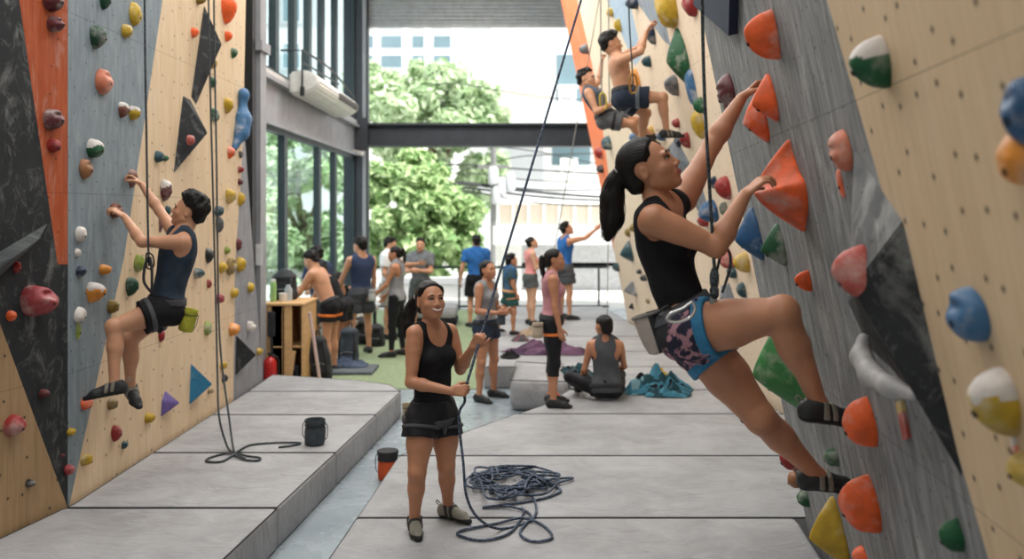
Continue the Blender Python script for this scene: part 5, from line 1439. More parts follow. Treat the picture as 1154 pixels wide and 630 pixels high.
# left wall ropes
rope([P(161,-340,6.28), P(163,0,6.28), P(165,150,6.27), P(167,270,6.26), P(168,300,6.25)], .0075, RD, 'dark rope running up from the left climber\'s harness', 6)
m = MB()
for dx in (-5, 3): m.tube(spline([P(168+dx*.3,290,6.24), P(168+dx,302,6.22), P(168+dx*1.1,318,6.20), P(171,330,6.2)], 6), .010, n=6)
m.tube(spline([P(165,286,6.24), P(172,288,6.24), P(173,300,6.24), P(166,302,6.24)], 5, True), .006, n=6, closed=True)
tag(m.build('quickdraw', WEBB, None, True), 'black sling and carabiner tying the left climber to his rope', 'sling')
rp = [P(234,-260,8.3), P(235,0,8.25), P(239,180,8.1), P(243,330,7.9), P(245,420,7.6), P(247,470,7.35), onmat(256,503,.03), onmat(262,510,.02), onmat(250,512,.01), onmat(236,516,.011), onmat(233,520,.011), onmat(250,520,.011), onmat(266,512,.012), onmat(280,514,.011), onmat(293,516,.011), onmat(290,519,.011), onmat(276,518,.011), onmat(265,512,.02), onmat(274,505,.011), onmat(285,501,.011), onmat(310,499,.011), onmat(338,499,.011), onmat(330,502,.011), onmat(314,504,.011)]
rope(rp, .0085, RD, 'dark rope hanging down the left wall and coiled in loops on the pads, left strand', 8)
rope([P(240,-260,8.3), P(241,0,8.25), P(244,180,8.15), P(246,330,8.0), P(249,400,7.8), P(258,470,7.5), onmat(263,505,.02), onmat(268,512,.012), onmat(276,517,.012)], .0085, RD, 'dark rope hanging down the left wall beside another, right strand', 8)
# thin far ropes
rope([P(682,-40,12.5), P(668,40,12.5), P(648,150,12.6), P(634,230,12.7), P(622,296,12.8)], .008, RG, 'thin grey rope slanting down in front of the back opening', 6)
rope([P(677,-60,11.1), P(677,40,11.1), P(678,100,11.1), P(680,128,11.1)], .010, RG, 'thin rope above the climber in the grey vest', 6)
rope([P(686,-60,11.4), P(686,60,11.4), P(687,128,11.4)], .009, RG, 'thin pale rope right of the climber in the grey vest', 6)
rope([P(707,-60,9.6), P(709,20,9.6), P(712,70,9.6), P(714,103,9.6)], .009, RD, 'thin dark rope running up from the shirtless climber\'s harness', 6)
rope([P(686,225,14.0), P(685,300,14.0), P(684,372,14.0)], .008, RG, 'thin rope hanging straight down behind the ponytail near the railing', 6)
for nme, x, y, Y, c_ in (('left vest climber', 679, 116, 11.0, (190,170,60)), ('shirtless climber', 713, 96, 9.6, (150,110,50))):
    m = MB(); q = P(x, y, Y)
    m.tube(spline([q+V(-.03,0,.10), q+V(.03,0,.10), q+V(.045,0,-.05), q+V(-.02,0,-.08)], 5, True), .012, n=6, closed=True)
    tag(m.build('carabiner', simple('anodised_%d' % x, c_, .4, .3), None, True), 'small coloured carabiner in front of the %s' % nme, 'carabiner')
rope([P(836,438,5.35), P(837,455,5.35), P(840,470,5.35), P(837,476,5.35), P(834,468,5.35), P(836,450,5.35)], .006, RD, 'small black cord loop dangling at the edge of the near grey panel', 6)

# ---------------------------------------------------------------- chalk bags
def chalk_bag(c, r, h, mat, rim, label, tilt=(0,0), strap=True, fleece=True, parent_free=True):
    ax = nrm(V(tilt[0], tilt[1], 1)); m = MB()
    prof = [(r*.80, 0), (r*.96, h*.06), (r*1.02, h*.3), (r*.97, h*.62), (r*.90, h*.74), (r*.96, h*.86), (r*1.0, h*.97), (r*.96, h), (r*.86, h*.985), (r*.80, h*.8)]
    m.lathe(c, prof, 0, 22, ax)
    o = m.build('chalk_bag', mat, None, True)
    for v in o.data.vertices:
        k = noise.noise(v.co*14)*.007+noise.noise(v.co*34)*.003; v.co += Vector((k, k*.6, 0))
    tag(o, label, 'chalk bag')
    a = nrm(np.cross(ax, V(.2,1,.1)))
    b = np.cross(ax, a)
    k = MB(); k.tube([c+ax*h*.78+(a*math.cos(t)+b*math.sin(t))*r*.955 for t in np.linspace(0, 2*math.pi, 21)[:-1]], r*.05, n=6, closed=True); k.build('drawcord', rim, o, True)
    if strap:
        for sg in (1,-1):
            k = MB(); k.tube(spline([c+ax*h*.9+a*sg*r*.98, c+ax*h*.75+a*sg*r*1.25, c+ax*h*.35+a*sg*r*1.25, c+ax*h*.22+a*sg*r*1.02], 6), r*.045, n=6); k.build('strap', rim, o, True)
    return o
CBD = simple('bag_charcoal', (58,66,72), .85, 0, .25, 20, .3, 90); CBO = simple('bag_orange', (206,84,38), .8, 0, .2, 20, .3, 90); CBW = simple('bag_grey_black', (176,164,156), .8, 0, .1, 12, .3, 80)
p0 = onmat(355,501); chalk_bag(p0, .088, .215, CBD, WEBB, 'dark grey chalk bucket standing on the left pads near the rope end')
p0 = P(437,540,7.45); p0[2] = 0; ob = chalk_bag(p0, .085, .24, CBO, WEBB, 'orange chalk bag with black rim on the floor beside the middle pads')
k = MB(); k.lathe(p0, [(.086,.165),(.084,.2),(.092,.235),(.088,.243)], n=22); k.build('rim_band', WEBB, ob, True)
# climber's chalk bag: grey side, black face, open rim
cb0 = P(742,396,3.86); axb = nrm(P(729,356,3.88)-cb0)
hgt = .175
m = MB(); m.lathe(cb0, [(.02,-.010),(.042,.0),(.054,.04),(.060,.09),(.061,.14),(.063,hgt),(.056,hgt),(.052,hgt-.05)], n=24, ax=axb)
o = m.build('chalk_bag', [CBW, WEBB], None, True)
_cs = [np.array(o.data.polygons[i].normal) for i in range(48, 72)]
K0 = -max(range(24), key=lambda k: sum(_cs[(k+i) % 24][0] for i in range(12)))
for p_ in o.data.polygons:
    if p_.index < 168 and 0 <= (p_.index+K0) % 24 < 12: p_.material_index = 1
tag(o, 'grey and black chalk bag hanging at the back of the climbing woman\'s harness', 'chalk bag')
a = nrm(np.cross(axb, V(.2,1,.1))); b = np.cross(axb, a)
k = MB(); k.tube([cb0+axb*(hgt-.01)+(a*math.cos(t)+b*math.sin(t))*.064 for t in np.linspace(0, 2*math.pi, 25)[:-1]], .008, n=6, closed=True); k.build('rim_band', simple('rim_pale', (120,116,112), .8), o, True)
k = MB(); k.tube(spline([cb0+axb*hgt+V(.03,-.02,0), P(742,352,3.78), P(752,345,3.76), P(758,352,3.78)], 6), .006, n=6); k.build('strap', WEBB, o, True)
# silver gear carabiner clipped to the harness
m = MB(); m.tube(spline([P(752,360,3.63), P(757,353,3.625), P(770,347,3.62), P(779,341,3.62), P(783,345,3.62), P(782,352,3.62), P(776,359,3.62), P(762,363,3.625)], 6, True), .0075, n=8, closed=True)
tag(m.build('carabiner', simple('polished_metal', (206,206,204), .25, .9), None, True), 'silver gear loop carabiner on the side of the climbing woman\'s harness', 'carabiner')
# left climber's chalk bag (yellow green)
q = P(209,362,6.40); chalk_bag(q-V(0,0,.07), .055, .16, simple('bag_lime', (168,166,52), .8, 0, .25, 20, .3, 90), WEBB, 'yellow green chalk bag hanging behind the man on the left wall', (.25,0))
# belayer's small pouch
q = P(459,462,5.62); chalk_bag(q-V(0,0,.07), .035, .11, simple('bag_sand', (186,170,140), .8), WEBB, 'small sand coloured pouch at the belaying woman\'s hip', strap=False)
q = P(420,333,13.55); chalk_bag(q-V(0,0,.08), .06, .17, simple('bag_pale', (190,190,186), .8), WEBB, 'pale chalk bag at the back of the navy tank man', strap=False)
q = P(565,361,10.35); chalk_bag(q-V(0,0,.05), .05, .12, CBD, WEBB, 'small dark pouch at the waist of the woman in the grey top', strap=False)
q = P(606,374,8.82); chalk_bag(q-V(0,0,.06), .055, .15, simple('bag_khaki', (176,160,140), .8), WEBB, 'khaki chalk bag behind the hip of the woman in pink', strap=False)

# ---------------------------------------------------------------- heaps of clothes
def heap(c, rx_, ry_, h, mats, label, seed, cat='clothes', name='clothes_pile', n=34):
    """a crumpled cloth: a folded sheet draped into a low heap"""
    rr = np.random.RandomState(seed); so = rr.rand(3)*40; v = []; f = []; mi = []
    for j in range(n):
        for i in range(n):
            u, w_ = 2*i/(n-1)-1, 2*j/(n-1)-1
            q = Vector((u*1.5+so[0], w_*1.5+so[1], so[2])); k = noise.noise(q*1.3); k2 = noise.noise(q*3.1)
            e = 1+.25*noise.noise(q*.9+Vector((9,0,0)))
            rad = min(1, math.hypot(u, w_)); k3 = noise.noise(q*6.5); z = h*max(0, 1-rad**2)*(.25+1.15*abs(k)+.85*abs(k2)+.35*abs(k3))+.006+.03*abs(k2)*(1-rad*.6)
            s_ = 1/max(1, math.hypot(u, w_)*.92)
            v.append((c[0]+u*rx_*e*s_, c[1]+w_*ry_*e*s_, c[2]+z))
    for j in range(n-1):
        for i in range(n-1):
            f.append((j*n+i, j*n+i+1, (j+1)*n+i+1, (j+1)*n+i))
            q = Vector((i*.11+so[0], j*.11+so[1], 5)); mi.append(min(len(mats)-1, int((noise.noise(q)+.5)*len(mats))) if len(mats) > 1 else 0)
            mi[-1] = max(0, mi[-1])
    o = mesh_np(name, np.array(v), f, mats, True, None, mi)
    md = o.modifiers.new('Thickness', 'SOLIDIFY'); md.thickness = .006; md.offset = 1
    md = o.modifiers.new('Smooth', 'SUBSURF'); md.levels = 1; md.render_levels = 1
    return tag(o, label, cat)
TEALC = cloth('teal', (62,116,136)); TEALD = cloth('dark_teal', (34,66,74)); PURP = cloth('plum', (104,76,98)); MUST = cloth('mustard', (188,158,62)); LTEAL = cloth('pale_teal', (132,168,178))
p0 = onmat(742,441); heap(p0, .36, .24, .22, [TEALD, TEALC, BLACKC], 'crumpled teal and black clothes on the pads right of the seated woman', 3)
p0 = onmat(722,443); heap(p0, .19, .13, .12, [LTEAL, TEALC], 'pale teal cloth lying left of the teal clothes heap', 9)
p0 = onmat(752,446); heap(p0, .24, .13, .11, [TEALC, TEALD], 'blue cloth lying in front of the teal clothes heap', 15)
p0 = onmat(745,440); heap(p0+V(-.02,.05,.13), .12, .09, .10, [MUST], 'mustard yellow bag lying on top of the teal clothes heap', 5, 'bag', 'bag')
p0 = onmat(618,398); heap(p0, .62, .24, .15, [PURP, cloth('plum_dark', (78,56,76))], 'crumpled purple jacket on the pads behind the woman in pink', 7, 'jacket', 'jacket')
p0 = onmat(575,403); heap(p0, .12, .14, .08, [BLACKC], 'small black bundle at the left end of the purple jacket', 12, 'bag', 'bag')
p0 = onmat(648,424); heap(p0, .26, .16, .12, [BLACKC, TEALD, DGT], 'dark clothes and gear heap left of the seated woman', 21)
p0 = onmat(597,378); heap(p0, .16, .14, .12, [simple('sand_cloth', (170,150,126), .9)], 'sand coloured bag on the pads behind the woman in pink', 33, 'bag', 'bag')
p0 = onmat(586,384); heap(p0, .13, .12, .07, [cloth('wine', (116,76,84)), DGT], 'small wine red bundle left of the sand coloured bag', 35)
p0 = P(392,404,12.6); p0[2] = .055; heap(p0, .30, .2, .12, [cloth('slate_jacket', (72,84,104))], 'dark blue jacket lying on the grey exercise mat beside the shirtless man', 41, 'jacket', 'jacket')
p0 = P(432,440,10.3)
p0 = onmat(623,447)+V(0,0,.0); heap(p0, .08, .06, .05, [simple('orange_cloth', (226,110,66), .8)], 'small orange thing on the pads left of the seated woman\'s knees', 44, 'cloth', 'cloth')
m = MB(); q = P(402,409,12.5); m.box((q[0]-.42,12.1,.0125), (q[0]+.28,12.75,.055), 0, .012); tag(m.build('exercise_mat', simple('foam_grey', (92,98,104), .9)), 'grey foam exercise mat on the turf behind the shirtless man', 'mat')
# grey round-edged pad with a dark base far on the turf
m = MB(); q = P(490,352,17.6); m.box((q[0]-.9,17.2,.02), (q[0]+.45,18.0,.16), 1, .05); m.box((q[0]-.9,17.2,.16), (q[0]+.45,18.0,.40), 0, .09); tag(m.build('folded_pad', [PADM, BLACKC]), 'small folded grey pad with a black base on the far turf', 'pad')

# ---------------------------------------------------------------- cubby shelf with bags, extinguisher
PLYF = simple('shelf_plywood', (206,164,112), .6, 0, .12, 5, stretch=(1,1,6)); 
sx0, sx1 = gx(300,11.4), gx(330,11.4)+.06
s_ = empty('cubby_shelf', ((sx0+sx1)/2, 11.6, 0)); tag(s_, 'plywood cubby shelf with open compartments beside the black post', 'shelf')
def part(name, lo, hi, mat, parent, bev=.004):
    k = MB(); k.box(lo, hi, 0, bev); return k.build(name, mat, parent)
H_ = 1.08
part('top', (sx0-.01,11.25,H_-.03), (sx1+.12,12.05,H_), PLYF, s_)
part('side_panel', (sx0,11.27,0), (sx0+.025,12.0,H_-.03), PLYF, s_); part('side_panel', (sx1-.30,11.27,0), (sx1-.04,11.30,H_-.03), PLYF, s_)
part('side_panel', (sx1+.08,11.27,0), (sx1+.105,12.0,H_-.03), PLYF, s_); part('divider', (sx1-.16,11.27,0), (sx1-.135,12.0,H_-.03), PLYF, s_)
part('shelf', (sx0+.025,11.35,.50), (sx1+.08,12.0,.525), PLYF, s_); part('back_panel', (sx0,12.0,0), (sx1+.105,12.02,H_-.03), PLYF, s_)
part('front_panel', (sx0+.025,11.27,.0), (sx1-.16,11.29,.52), PLYF, s_); part('front_panel', (sx0+.025,11.27,.53), (sx1-.16,11.29,H_-.03), PLYF, s_)
m = MB(); c = V(gx(308,11.5), 11.5, H_); m.lathe(c, [(.040,0),(.042,.01),(.042,.22),(.034,.25),(.030,.26)], n=16); o = m.build('bottle', simple('bottle_green', (150,190,120), .3), None, True); tag(o, 'pale green water bottle standing on the shelf by the black post', 'bottle')
k = MB(); k.lathe(c, [(.031,.255),(.031,.285),(.018,.29)], n=16); k.build('cap', simple('cap_white', (220,224,220), .5), o, True)
m = MB(); c = V(gx(318,11.5), 11.55, H_); m.lathe(c, [(.052,0),(.055,.01),(.055,.10),(.05,.105)], n=16); tag(m.build('tape_roll', simple('white_plastic', (214,210,204), .5), None, True), 'white tub on the shelf right of the green bottle', 'tub')
m = MB(); c = V(gx(325,11.6), 11.6, H_); m.lathe(c, [(.05,0),(.052,.12),(.048,.16),(.028,.19),(.028,.21)], n=16); tag(m.build('bottle', simple('bottle_clear', (176,186,190), .25), None, True), 'grey translucent bottle on the shelf behind the white tub', 'bottle')
def backpack(c, w_, d_, h, mat, label, seed=0, lean=0.0):
    rr = np.random.RandomState(seed); c = np.asarray(c, float)
    L_ = lambda x, y, z: c+V(x*w_+lean*z*h, y*d_, z*h)
    pr = [(RC(L_(0,0,.28), L_(0,.02,.72), .5*w_, .44*w_, V(0,1,0), d_/w_), .04), (RC(L_(-.25,-.28,.24), L_(.25,-.28,.24), .19*w_, .19*w_), .03),
          (RC(L_(-.28,0,.1), L_(.28,0,.1), .22*w_, .22*w_, V(0,1,0), .9), .05), (EL(L_(0,-.05,.86), V(.40*w_,.42*d_,.12*h)), .04)]
    def dz(v):
        return np.array([p+0.010*np.array(noise.noise_vector(Vector(p)*9+Vector((seed,0,0)))) for p in v])
    o = sdf_obj('backpack', pr, .012, mat, None, .04, 1, dz); tag(o, label, 'backpack')
    zs = [v.co.z for v in o.data.vertices]; 
    k = MB(); k.tube(spline([L_(-.08,.1,.93), L_(-.06,.1,1.06), L_(.06,.1,1.06), L_(.08,.1,.93)], 5), .012, n=6); k.build('handle', WEBB, o, True)
    for sg in (1,-1):
        k = MB(); k.tube(spline([L_(sg*.3,-.35,.85), L_(sg*.36,-.62,.6), L_(sg*.34,-.55,.25), L_(sg*.3,-.3,.08)], 6), .016, n=6); k.build('shoulder_strap', WEBB, o, True)
    k = MB(); k.tube(spline([L_(-.36,-.42,.36), L_(0,-.56,.42), L_(.36,-.42,.36)], 6), .007, n=6); k.build('zip', simple('zip_grey', (120,120,122), .5), o, True)
    return o
BPB = simple('pack_black', (36,38,42), .7, 0, .3, 14, .3, 60); BPG = simple('pack_slate', (54,62,72), .7, 0, .3, 14, .3, 60)
backpack((-2.50, 11.75, 0), .27, .22, .62, BPB, 'black backpack leaning against the plywood shelf', 2, -.12)
backpack((-2.36, 12.75, 0), .30, .24, .60, BPG, 'slate backpack right of the black one behind the shirtless man\'s legs', 5, .05)
backpack((gx(317,11.7), 11.80, H_), .36, .26, .34, BPB, 'black bag piled on top of the shelf against the window', 8, .06)
backpack((gx(328,11.35), 11.45, .0), .22, .18, .26, BPB, 'small black bag in the lower compartment of the shelf', 9)
backpack((-3.2, 15.5, .42), .36, .26, .40, BPB, 'black bag on the bench behind the shirtless man\'s arms', 12)
# black bench running along the windows
bn = empty('bench', (-2.75,14.2,0)); tag(bn, 'long dark bench along the windows behind the shirtless man', 'bench')
part('seat', (-3.45,14.5,.36), (-2.58,17.2,.42), simple('bench_top', (172,160,146), .6), bn)
for y in (14.55,17.1):
    for x in (-3.42,-2.68): part('leg', (x,y,0), (x+.06,y+.06,.36), BLACK, bn)
backpack((-3.1,16.4,.42), .40, .28, .42, BPG, 'slate bag on the bench beyond the shirtless man', 14)
backpack((gx(407,15.0), 15.0, .012), .36, .3, .42, BPB, 'black backpack on the turf behind the navy tank man\'s legs', 15)
backpack((gx(424,14.8), 14.75, .012), .30, .26, .34, BPB, 'small black pack on the turf left of the ponytail woman', 16)
# fire extinguisher
c = V(gx(305,11.0), 10.98, 0); RED = simple('extinguisher_red', (190,36,32), .3)
m = MB(); m.lathe(c, [(.074,0),(.080,.01),(.080,.36),(.072,.40),(.046,.435),(.026,.445),(.024,.46)], n=20); o = m.build('fire_extinguisher', RED, None, True); tag(o, 'small red fire extinguisher standing at the foot of the shelf', 'fire extinguisher')
k = MB(); k.box(c+V(-.02,-.02,.46), c+V(.02,.02,.495), 0, .004); k.box(c+V(-.012,-.10,.495), c+V(.012,.03,.510), 0, .003); k.build('valve', BLACK, o)
k = MB(); k.tube(spline([c+V(.02,0,.47), c+V(.10,0,.42), c+V(.10,0,.22), c+V(.084,0,.10)], 6), .009, n=6); k.build('hose', BLACK, o, True)
# brush hanging on the shelf front
c = V(gx(306,11.24), 11.235, 0); m = MB(); m.box(c+V(-.05,-.02,.66), c+V(.05,.02,.98), 0, .02); m.tube([c+V(0,0,.66), c+V(.01,-.005,.36)], .016, n=8); m.box(c+V(-.03,-.02,.36), c+V(.05,.02,.44), 0, .012)
tag(m.build('hanging_brush', BPB), 'black gear strap hanging on the front of the shelf above the extinguisher', 'gear strap')
m = MB(); m.box((gx(322,11.1),11.1,0), (gx(322,11.1)+.05,11.13,.5)); 
o = m.build('wooden_batten', PLYF); o.rotation_euler = (0, .14, 0); tag(o, 'wooden batten leaning on the shelf front', 'batten')
# pale stick leaning beside the shirtless man
m = MB(); m.tube([V(gx(361,11.45),11.45,.024), P(349,352,11.3)], .022, n=8); tag(m.build('roller_stick', simple('pale_pink_foam', (214,186,178), .8), None, True), 'pale stick leaning among the backpacks in front of the shirtless man', 'stick')
# camera-like pair of white lamps on the far column
m = MB(); q = P(397,170,19.9); m.tube([q, q+V(.16,-.1,-.05)], .045, n=10); m.lathe(q+V(.22,-.12,-.06), [(.03,-.05),(.055,-.03),(.055,.04),(.03,.06)], n=12, ax=(1,-.6,-.3)); tag(m.build('security_camera', simple('white_plastic', (214,210,204), .5), None, True), 'small white security camera on the far corner column', 'camera')
# white air conditioner on brackets above the window beam
ac = empty('air_conditioner', P(350,112,14.6)); tag(ac, 'white air conditioner unit on a bracket above the window beam', 'air conditioner')
ACW = simple('ac_white', (226,224,218), .4)
prof = [(-3.44,4.06),(-3.44,4.40),(-3.20,4.44),(-3.02,4.36),(-2.96,4.24),(-3.04,4.14),(-3.22,4.06)]
y0, y1 = 13.7, 17.2
m = MB(); m.prism([V(a, y0, b) for a, b in prof], V(0, y1-y0, 0)); o = m.build('body', ACW, ac); bm = bmesh.new(); bm.from_mesh(o.data); bmesh.ops.bevel(bm, geom=bm.edges[:], offset=.03, segments=2, affect='EDGES', clamp_overlap=True); bm.to_mesh(o.data); bm.free()
m = MB()
for k in range(3): m.box((-3.02+.012*k,y0+1.6,4.275-.045*k), (-2.955,y1-.1,4.290-.045*k))
m.build('air_vent', simple('vent_dark', (70,70,68), .6), ac)
m = MB()
m.tube([V(-3.55,13.62,4.72), V(-3.22,13.62,4.72), V(-3.22,13.62,4.05)], .018, n=6)
m.tube(spline([V(-3.22,13.62,4.72), V(-3.15,15.0,4.72), V(-3.08,16.0,4.60), V(-3.02,17.0,4.42)], 4), .018, n=6); m.tube([V(-3.22,13.62,4.54), V(-3.12,16.0,4.54)], .014, n=6)
m.box((-3.25,13.60,4.02), (-3.19,13.66,4.16)); m.build('bracket', RAIL, ac)
# notice on the steel post
m = MB(); q = P(292,287,10.78); m.box(q+V(-.04,-.012,-.13), q+V(.04,0,.13)); tag(m.build('notice', simple('white_paper', (226,226,224), .8)), 'small white notice on the grey steel post by the left wall', 'notice')
# ---------------------------------------------------------------- outside: trees, houses, wires
BW = simple('render_white', (238,238,236), .9, 0, .03, 2); BG_ = simple('glass_far', (118,142,150), .15, .2, .1, .6); BEI = simple('shutter_beige', (222,206,190), .8, 0, .05, 6, stretch=(6,1,1)); BGR = simple('render_grey', (190,192,194), .9, 0, .05)
def bbox_(lo, hi, mat, name, parent): k = MB(); k.box(lo, hi); return k.build(name, mat, parent)
def at(px, py, Y): return P(px, py, Y)
# distant tower block
Y = 52; b = empty('apartment_tower', (at(470,238,Y)[0], Y, 0)); tag(b, 'pale apartment tower with rows of windows behind the big tree', 'building')
x0, x1 = at(396,0,Y)[0], at(522,0,Y)[0]; bbox_((x0,Y,0), (x1,Y+8,22), BW, 'wall', b)
x2 = at(552,0,Y)[0]; bbox_((x1,Y+1,0), (x2,Y+8,22), BGR, 'side_wing', b)
for k, z in enumerate((10.6, 11.75, 12.9, 13.95)):
    for a, c in ((415,422),(429,454),(464,479),(488,509)):
        l = at(a,0,Y)[0]; r = at(c,0,Y)[0]
        w_ = bbox_((l,Y-.12,z), (r,Y-.02,z+.82), simple('frame_white', (226,228,230), .6), 'window', b); bbox_((l+.05,Y-.14,z+.06), (r-.05,Y-.11,z+.76), BG_, 'pane', w_)
# white house with shutters, right
Y = 41; b = empty('townhouse', (at(625,238,Y)[0], Y, 0)); tag(b, 'white townhouse with a beige shuttered window facing the gym', 'building')
x0, x1 = at(556,0,Y)[0], at(760,0,Y)[0]; bbox_((x0,Y,0), (x1,Y+7,at(0,30,Y)[2]), BW, 'wall', b)
def rect(x0, y0, x1, y1, mat, name, d=.15, Y=Y, parent=b):
    a, c = at(x0,y1,Y), at(x1,y0,Y); return bbox_((a[0],Y-d,a[2]), (c[0],Y+.02,c[2]), mat, name, parent)
rect(569,57,618,121,BEI,'shutter',.2); w_ = rect(623,58,672,128,simple('frame_white', (226,228,230), .6),'window',.12); rect(627,62,668,96,BG_,'pane',.16,Y,w_); rect(627,100,668,126,BG_,'pane',.16,Y,w_)
rect(552,118,700,140,BW,'parapet',.9); rect(622,166,665,186,BG_,'window',.12); rect(560,230,700,252,BEI,'lower_wall',.5); rect(556,222,700,230,BW,'balcony_slab',.9)
rect(560,160,612,220,BGR,'shutter',.12)
for k in range(8): rect(560+k*17,228,563+k*17,252,BW,'column',.7)
for x_, y_ in ((640,188),(638,107)):
    u = rect(x_-9,y_-9,x_+10,y_+9,BW,'condenser',.7); q = at(x_,y_,Y); k = MB(); k.tube([V(q[0]+.24*math.cos(t), Y-.72, q[2]+.24*math.sin(t)) for t in np.linspace(0, 2*math.pi, 17)[:-1]], .03, n=6, closed=True); k.build('fan_guard', BGR, u)
# low white garden building beyond the railing
Y = 25.5; b = empty('low_building', (at(630,238,Y)[0], Y, 0)); tag(b, 'low white building with a grey recessed shutter beyond the railing', 'building')
rect(556,255,760,275,BW,'parapet',.5,Y,b); rect(560,275,588,372,BW,'wall',.1,Y,b); rect(588,275,760,345,simple('recess_grey', (196,196,198), .9),'recess',-.4,Y,b); rect(588,345,760,372,BW,'plinth',.2,Y,b)
rect(588,296,760,300,BGR,'ledge',-.2,Y,b)
Y = 23; b2 = empty('glass_fence', (at(500,300,Y)[0], Y, 0)); tag(b2, 'pale low wall and planter beyond the railing under the tree', 'wall')
rect(440,318,560,352,BW,'wall',.2,Y,b2); rect(440,312,560,319,BGR,'coping',.3,Y,b2)
# power lines
WIRE = simple('wire_black', (44,46,48), .7)
wires = [((530,208),(600,216),(690,222),.05),((530,212),(610,222),(700,226),.04),((520,205),(610,214),(700,213),.03),((530,186),(610,192),(700,196),.03),((520,162),(600,170),(700,188),.02),((420,182),(520,190),(590,176),.02),((520,95),(600,108),(660,112),.02),((540,196),(600,203),(700,206),.02),((525,215),(600,228),(680,232),.025)]
for i, (a, c, d, r) in enumerate(wires):
    k = MB(); k.tube(spline([at(*a,29)-V(1,0,-.0), at(*a,29), at(*c,29), at(*d,29), at(*d,29)+V(3,0,.1)], 8), r, n=6)
    tag(k.build('power_line', WIRE, None, True), 'black power line sagging across the street in front of the townhouse', 'power line', 'power lines over the street')
k = MB(); k.tube([at(556,380,29), at(556,150,29)], .10, n=10); k.box(at(556,190,29)+V(-.5,-.08,0), at(556,190,29)+V(.5,.08,.12)); o = k.build('utility_pole', simple('pole_concrete', (126,126,124), .9), None); tag(o, 'grey utility pole half hidden by the trees', 'utility pole')
for q in ((556,198),(565,210),(575,205),(560,220)):
    k = MB(); c = at(*q,28.8); k.lathe(c-V(0,0,.3), [(.12,0),(.17,.05),(.17,.5),(.1,.6)], n=10); tag(k.build('line_box', BGR, None, True), 'grey cable box hanging among the power lines', 'cable box', 'cable boxes on the power lines')
# trees: many small leaves over lobes
def leaf_mat(name, a, b_):
    m, nt, bs = nodes(name); g = nt.nodes.new('ShaderNodeNewGeometry')
    c = ramp(nt, g.outputs['Random Per Island'], [(0, srgb(*a)), (1, srgb(*b_))]); nt.links.new(c, bs.inputs['Base Color']); bs.inputs['Roughness'].default_value = .55
    tl = N(nt, 'ShaderNodeBsdfTranslucent'); nt.links.new(c, tl.inputs[0]); mx = N(nt, 'ShaderNodeMixShader', i_0=.35)
    nt.links.new(bs.outputs[0], mx.inputs[1]); nt.links.new(tl.outputs[0], mx.inputs[2]); nt.links.new(mx.outputs[0], nt.nodes['Material Output'].inputs[0]); return m
LM1 = leaf_mat('leaves_pale', (146,176,126), (226,238,206)); LM2 = leaf_mat('leaves_green', (108,150,84), (212,232,176))
BARK = simple('bark', (92,78,66), .9, 0, .2, 12, .4, 30)
def tree(base_, lobes, leaf, n, mat, label, seed):
    rr = np.random.RandomState(seed); t = empty('tree', base_); tag(t, label, 'tree', 'trees outside the gym')
    sub = []
    for l in lobes:
        for _ in range(7):
            d0 = rr.normal(size=3); d0 /= np.linalg.norm(d0); sub.append(tuple(np.array(l[:3])+d0*l[3]*.72)+(l[3]*(.36+.28*rr.rand()),))
    big = np.array([l[:3] for l in lobes]); L_ = np.array([l[:3] for l in sub]); R_ = np.array([l[3] for l in sub]); pr = R_**2/np.sum(R_**2)
    k = rr.choice(len(sub), n, p=pr); d = rr.normal(size=(n,3)); d /= np.linalg.norm(d, axis=1)[:, None]
    pos = L_[k]+d*R_[k][:, None]*(.55+.5*rr.rand(n, 1)); 
    ax = d+rr.normal(size=(n,3))*.5+np.array((0,0,.35)); ax /= np.linalg.norm(ax, axis=1)[:, None]
    a = np.cross(ax, rr.normal(size=(n,3))); a /= np.linalg.norm(a, axis=1)[:, None]; b_ = np.cross(ax, a); s = leaf*(.6+.8*rr.rand(n,1))
    v = np.stack([pos-a*s, pos-b_*s*.42+ax*s*.10, pos+a*s, pos+b_*s*.42+ax*s*.10], 1).reshape(-1, 3)
    f = np.arange(4*n).reshape(n, 4)
    mesh_np('crown', v, f, mat, False, t)
    m = MB(); top = big.mean(0); b0 = np.asarray(base_, float)
    m.tube(spline([b0, lerp(b0, top, .4)+V(.2,0,0), top], 6), [.28-.018*i for i in range(13)], n=9)
    for l in big[:7]: m.tube(spline([lerp(b0, top, .45), lerp(lerp(b0, top, .6), l, .5), l], 5), [.12-.01*i for i in range(11)], n=6)
    m.build('trunk', BARK, t, True)
def lobes(spec, Y): return [tuple(at(px, py, Y+dy))+(r*Y/F,) for px, py, r, dy in spec]
tree((at(480,238,34)[0],34,0), lobes([(430,105,26,0),(462,95,28,1),(500,100,30,0),(530,118,28,0),(445,130,28,-1),(485,130,30,-1),(525,142,28,0),(555,140,20,1),(410,90,20,1),(500,170,30,1),(550,190,26,1),(460,165,30,1),(420,150,26,0),(535,215,24,1)],34), .20, 11000, LM1, 'tall pale green tree standing in front of the apartment tower', 1)
tree((at(470,238,25)[0],25,0), lobes([(435,200,26,0),(470,190,26,0),(500,215,28,0),(520,240,26,0),(445,235,30,-1),(480,250,32,-1),(515,275,26,0),(430,275,30,0),(465,290,30,-1),(500,300,26,0),(415,215,22,0),(470,215,24,-1)],25), .15, 13000, LM2, 'bushy bright green tree just beyond the railing', 2)
tree((at(345,238,28)[0],28,0), lobes([(300,190,30,0),(330,215,34,1),(365,200,28,0),(310,250,34,-1),(345,265,34,0),(380,250,26,0),(330,165,30,1),(370,160,26,0),(300,300,34,0),(350,310,34,0),(385,300,24,0)],28), .17, 9000, LM1, 'pale green tree seen through the tall windows on the left', 3)
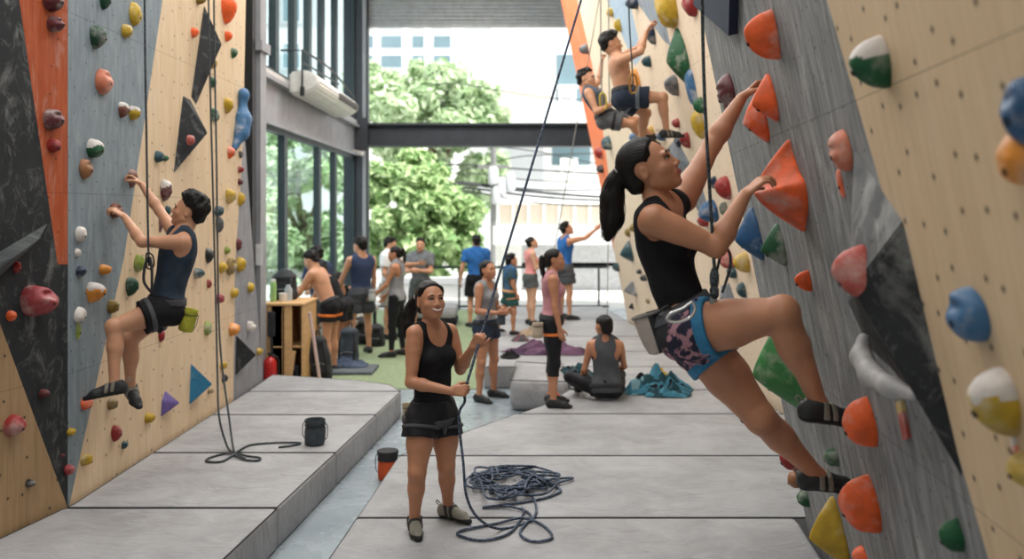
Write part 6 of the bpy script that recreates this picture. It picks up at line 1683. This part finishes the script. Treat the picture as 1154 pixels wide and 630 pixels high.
# pale building seen through the upper windows
Y = 46; b = empty('neighbour_building', (at(330,238,Y)[0], Y, 0)); tag(b, 'pale building seen through the upper windows on the left', 'building'); x0, x1 = at(270,0,Y)[0], at(364,0,Y)[0]; bbox_((x0,Y,0), (x1,Y+7,24), BGR, 'wall', b)
for x in np.arange(x0+.5, x1-1.2, 1.7):
    for z in (7.2, 9.6, 12.0): w_ = bbox_((x,Y-.06,z), (x+1.0,Y+.02,z+1.4), simple('frame_white', (226,228,230), .6), 'window', b); bbox_((x+.08,Y-.10,z+.08), (x+.92,Y-.04,z+1.32), BG_, 'pane', w_)
# ---------------------------------------------------------------- light, sky, camera
w = bpy.data.worlds.new('World'); sc.world = w; w.use_nodes = True; nt = w.node_tree
bg = nt.nodes['Background']; bg.inputs[0].default_value = (.93,.97,1.0,1); bg.inputs[1].default_value = 1.8
def area(name, loc, size, power, color=(1,1,1), rot=(0,0,0)):
    l = bpy.data.lights.new(name, 'AREA'); l.shape = 'RECTANGLE'; l.size, l.size_y = size; l.energy = power; l.color = color
    o = bpy.data.objects.new(name, l); o.location = loc; o.rotation_euler = rot; COL.objects.link(o); return o
for y, p in ((0.5, 75), (5.0, 140), (9.5, 165), (14.5, 215)):  # unseen area lights, added and tilted to brighten the side walls
    area('added_fill_light', (-2.2,y,7.2), (1.6,2.6), p, (1,.98,.95), (0, math.radians(-32), 0))
    area('added_fill_light', (.2,y,7.2), (1.6,2.6), p*.75, (1,.98,.95), (0, math.radians(24), 0))
s = bpy.data.lights.new('sun', 'SUN'); s.energy = 9.0; s.angle = math.radians(4); s.color = (1,.97,.92)
o = bpy.data.objects.new('sun', s); o.rotation_euler = (math.radians(14), math.radians(24), 0); COL.objects.link(o)
cam = bpy.data.cameras.new('camera'); co = bpy.data.objects.new('camera', cam); COL.objects.link(co)
co.location = (0,0,HC); co.rotation_euler = (math.pi/2,0,0)
cam.sensor_fit = 'HORIZONTAL'; cam.sensor_width = 36; cam.lens = 36*F/1154
cam.shift_x = 0.0; cam.shift_y = -(315-CY)/1154
cam.dof.use_dof = True; cam.dof.focus_distance = 5.0; cam.dof.aperture_fstop = 1.6
cam.clip_start = .05; cam.clip_end = 300
sc.camera = co
v = sc.view_settings; v.view_transform = 'Standard'; v.look = 'None'; v.gamma = 1; v.use_curve_mapping = False; v.exposure = 0.0
sc.cycles.use_denoising = True; sc.cycles.max_bounces = 6; sc.cycles.transparent_max_bounces = 12
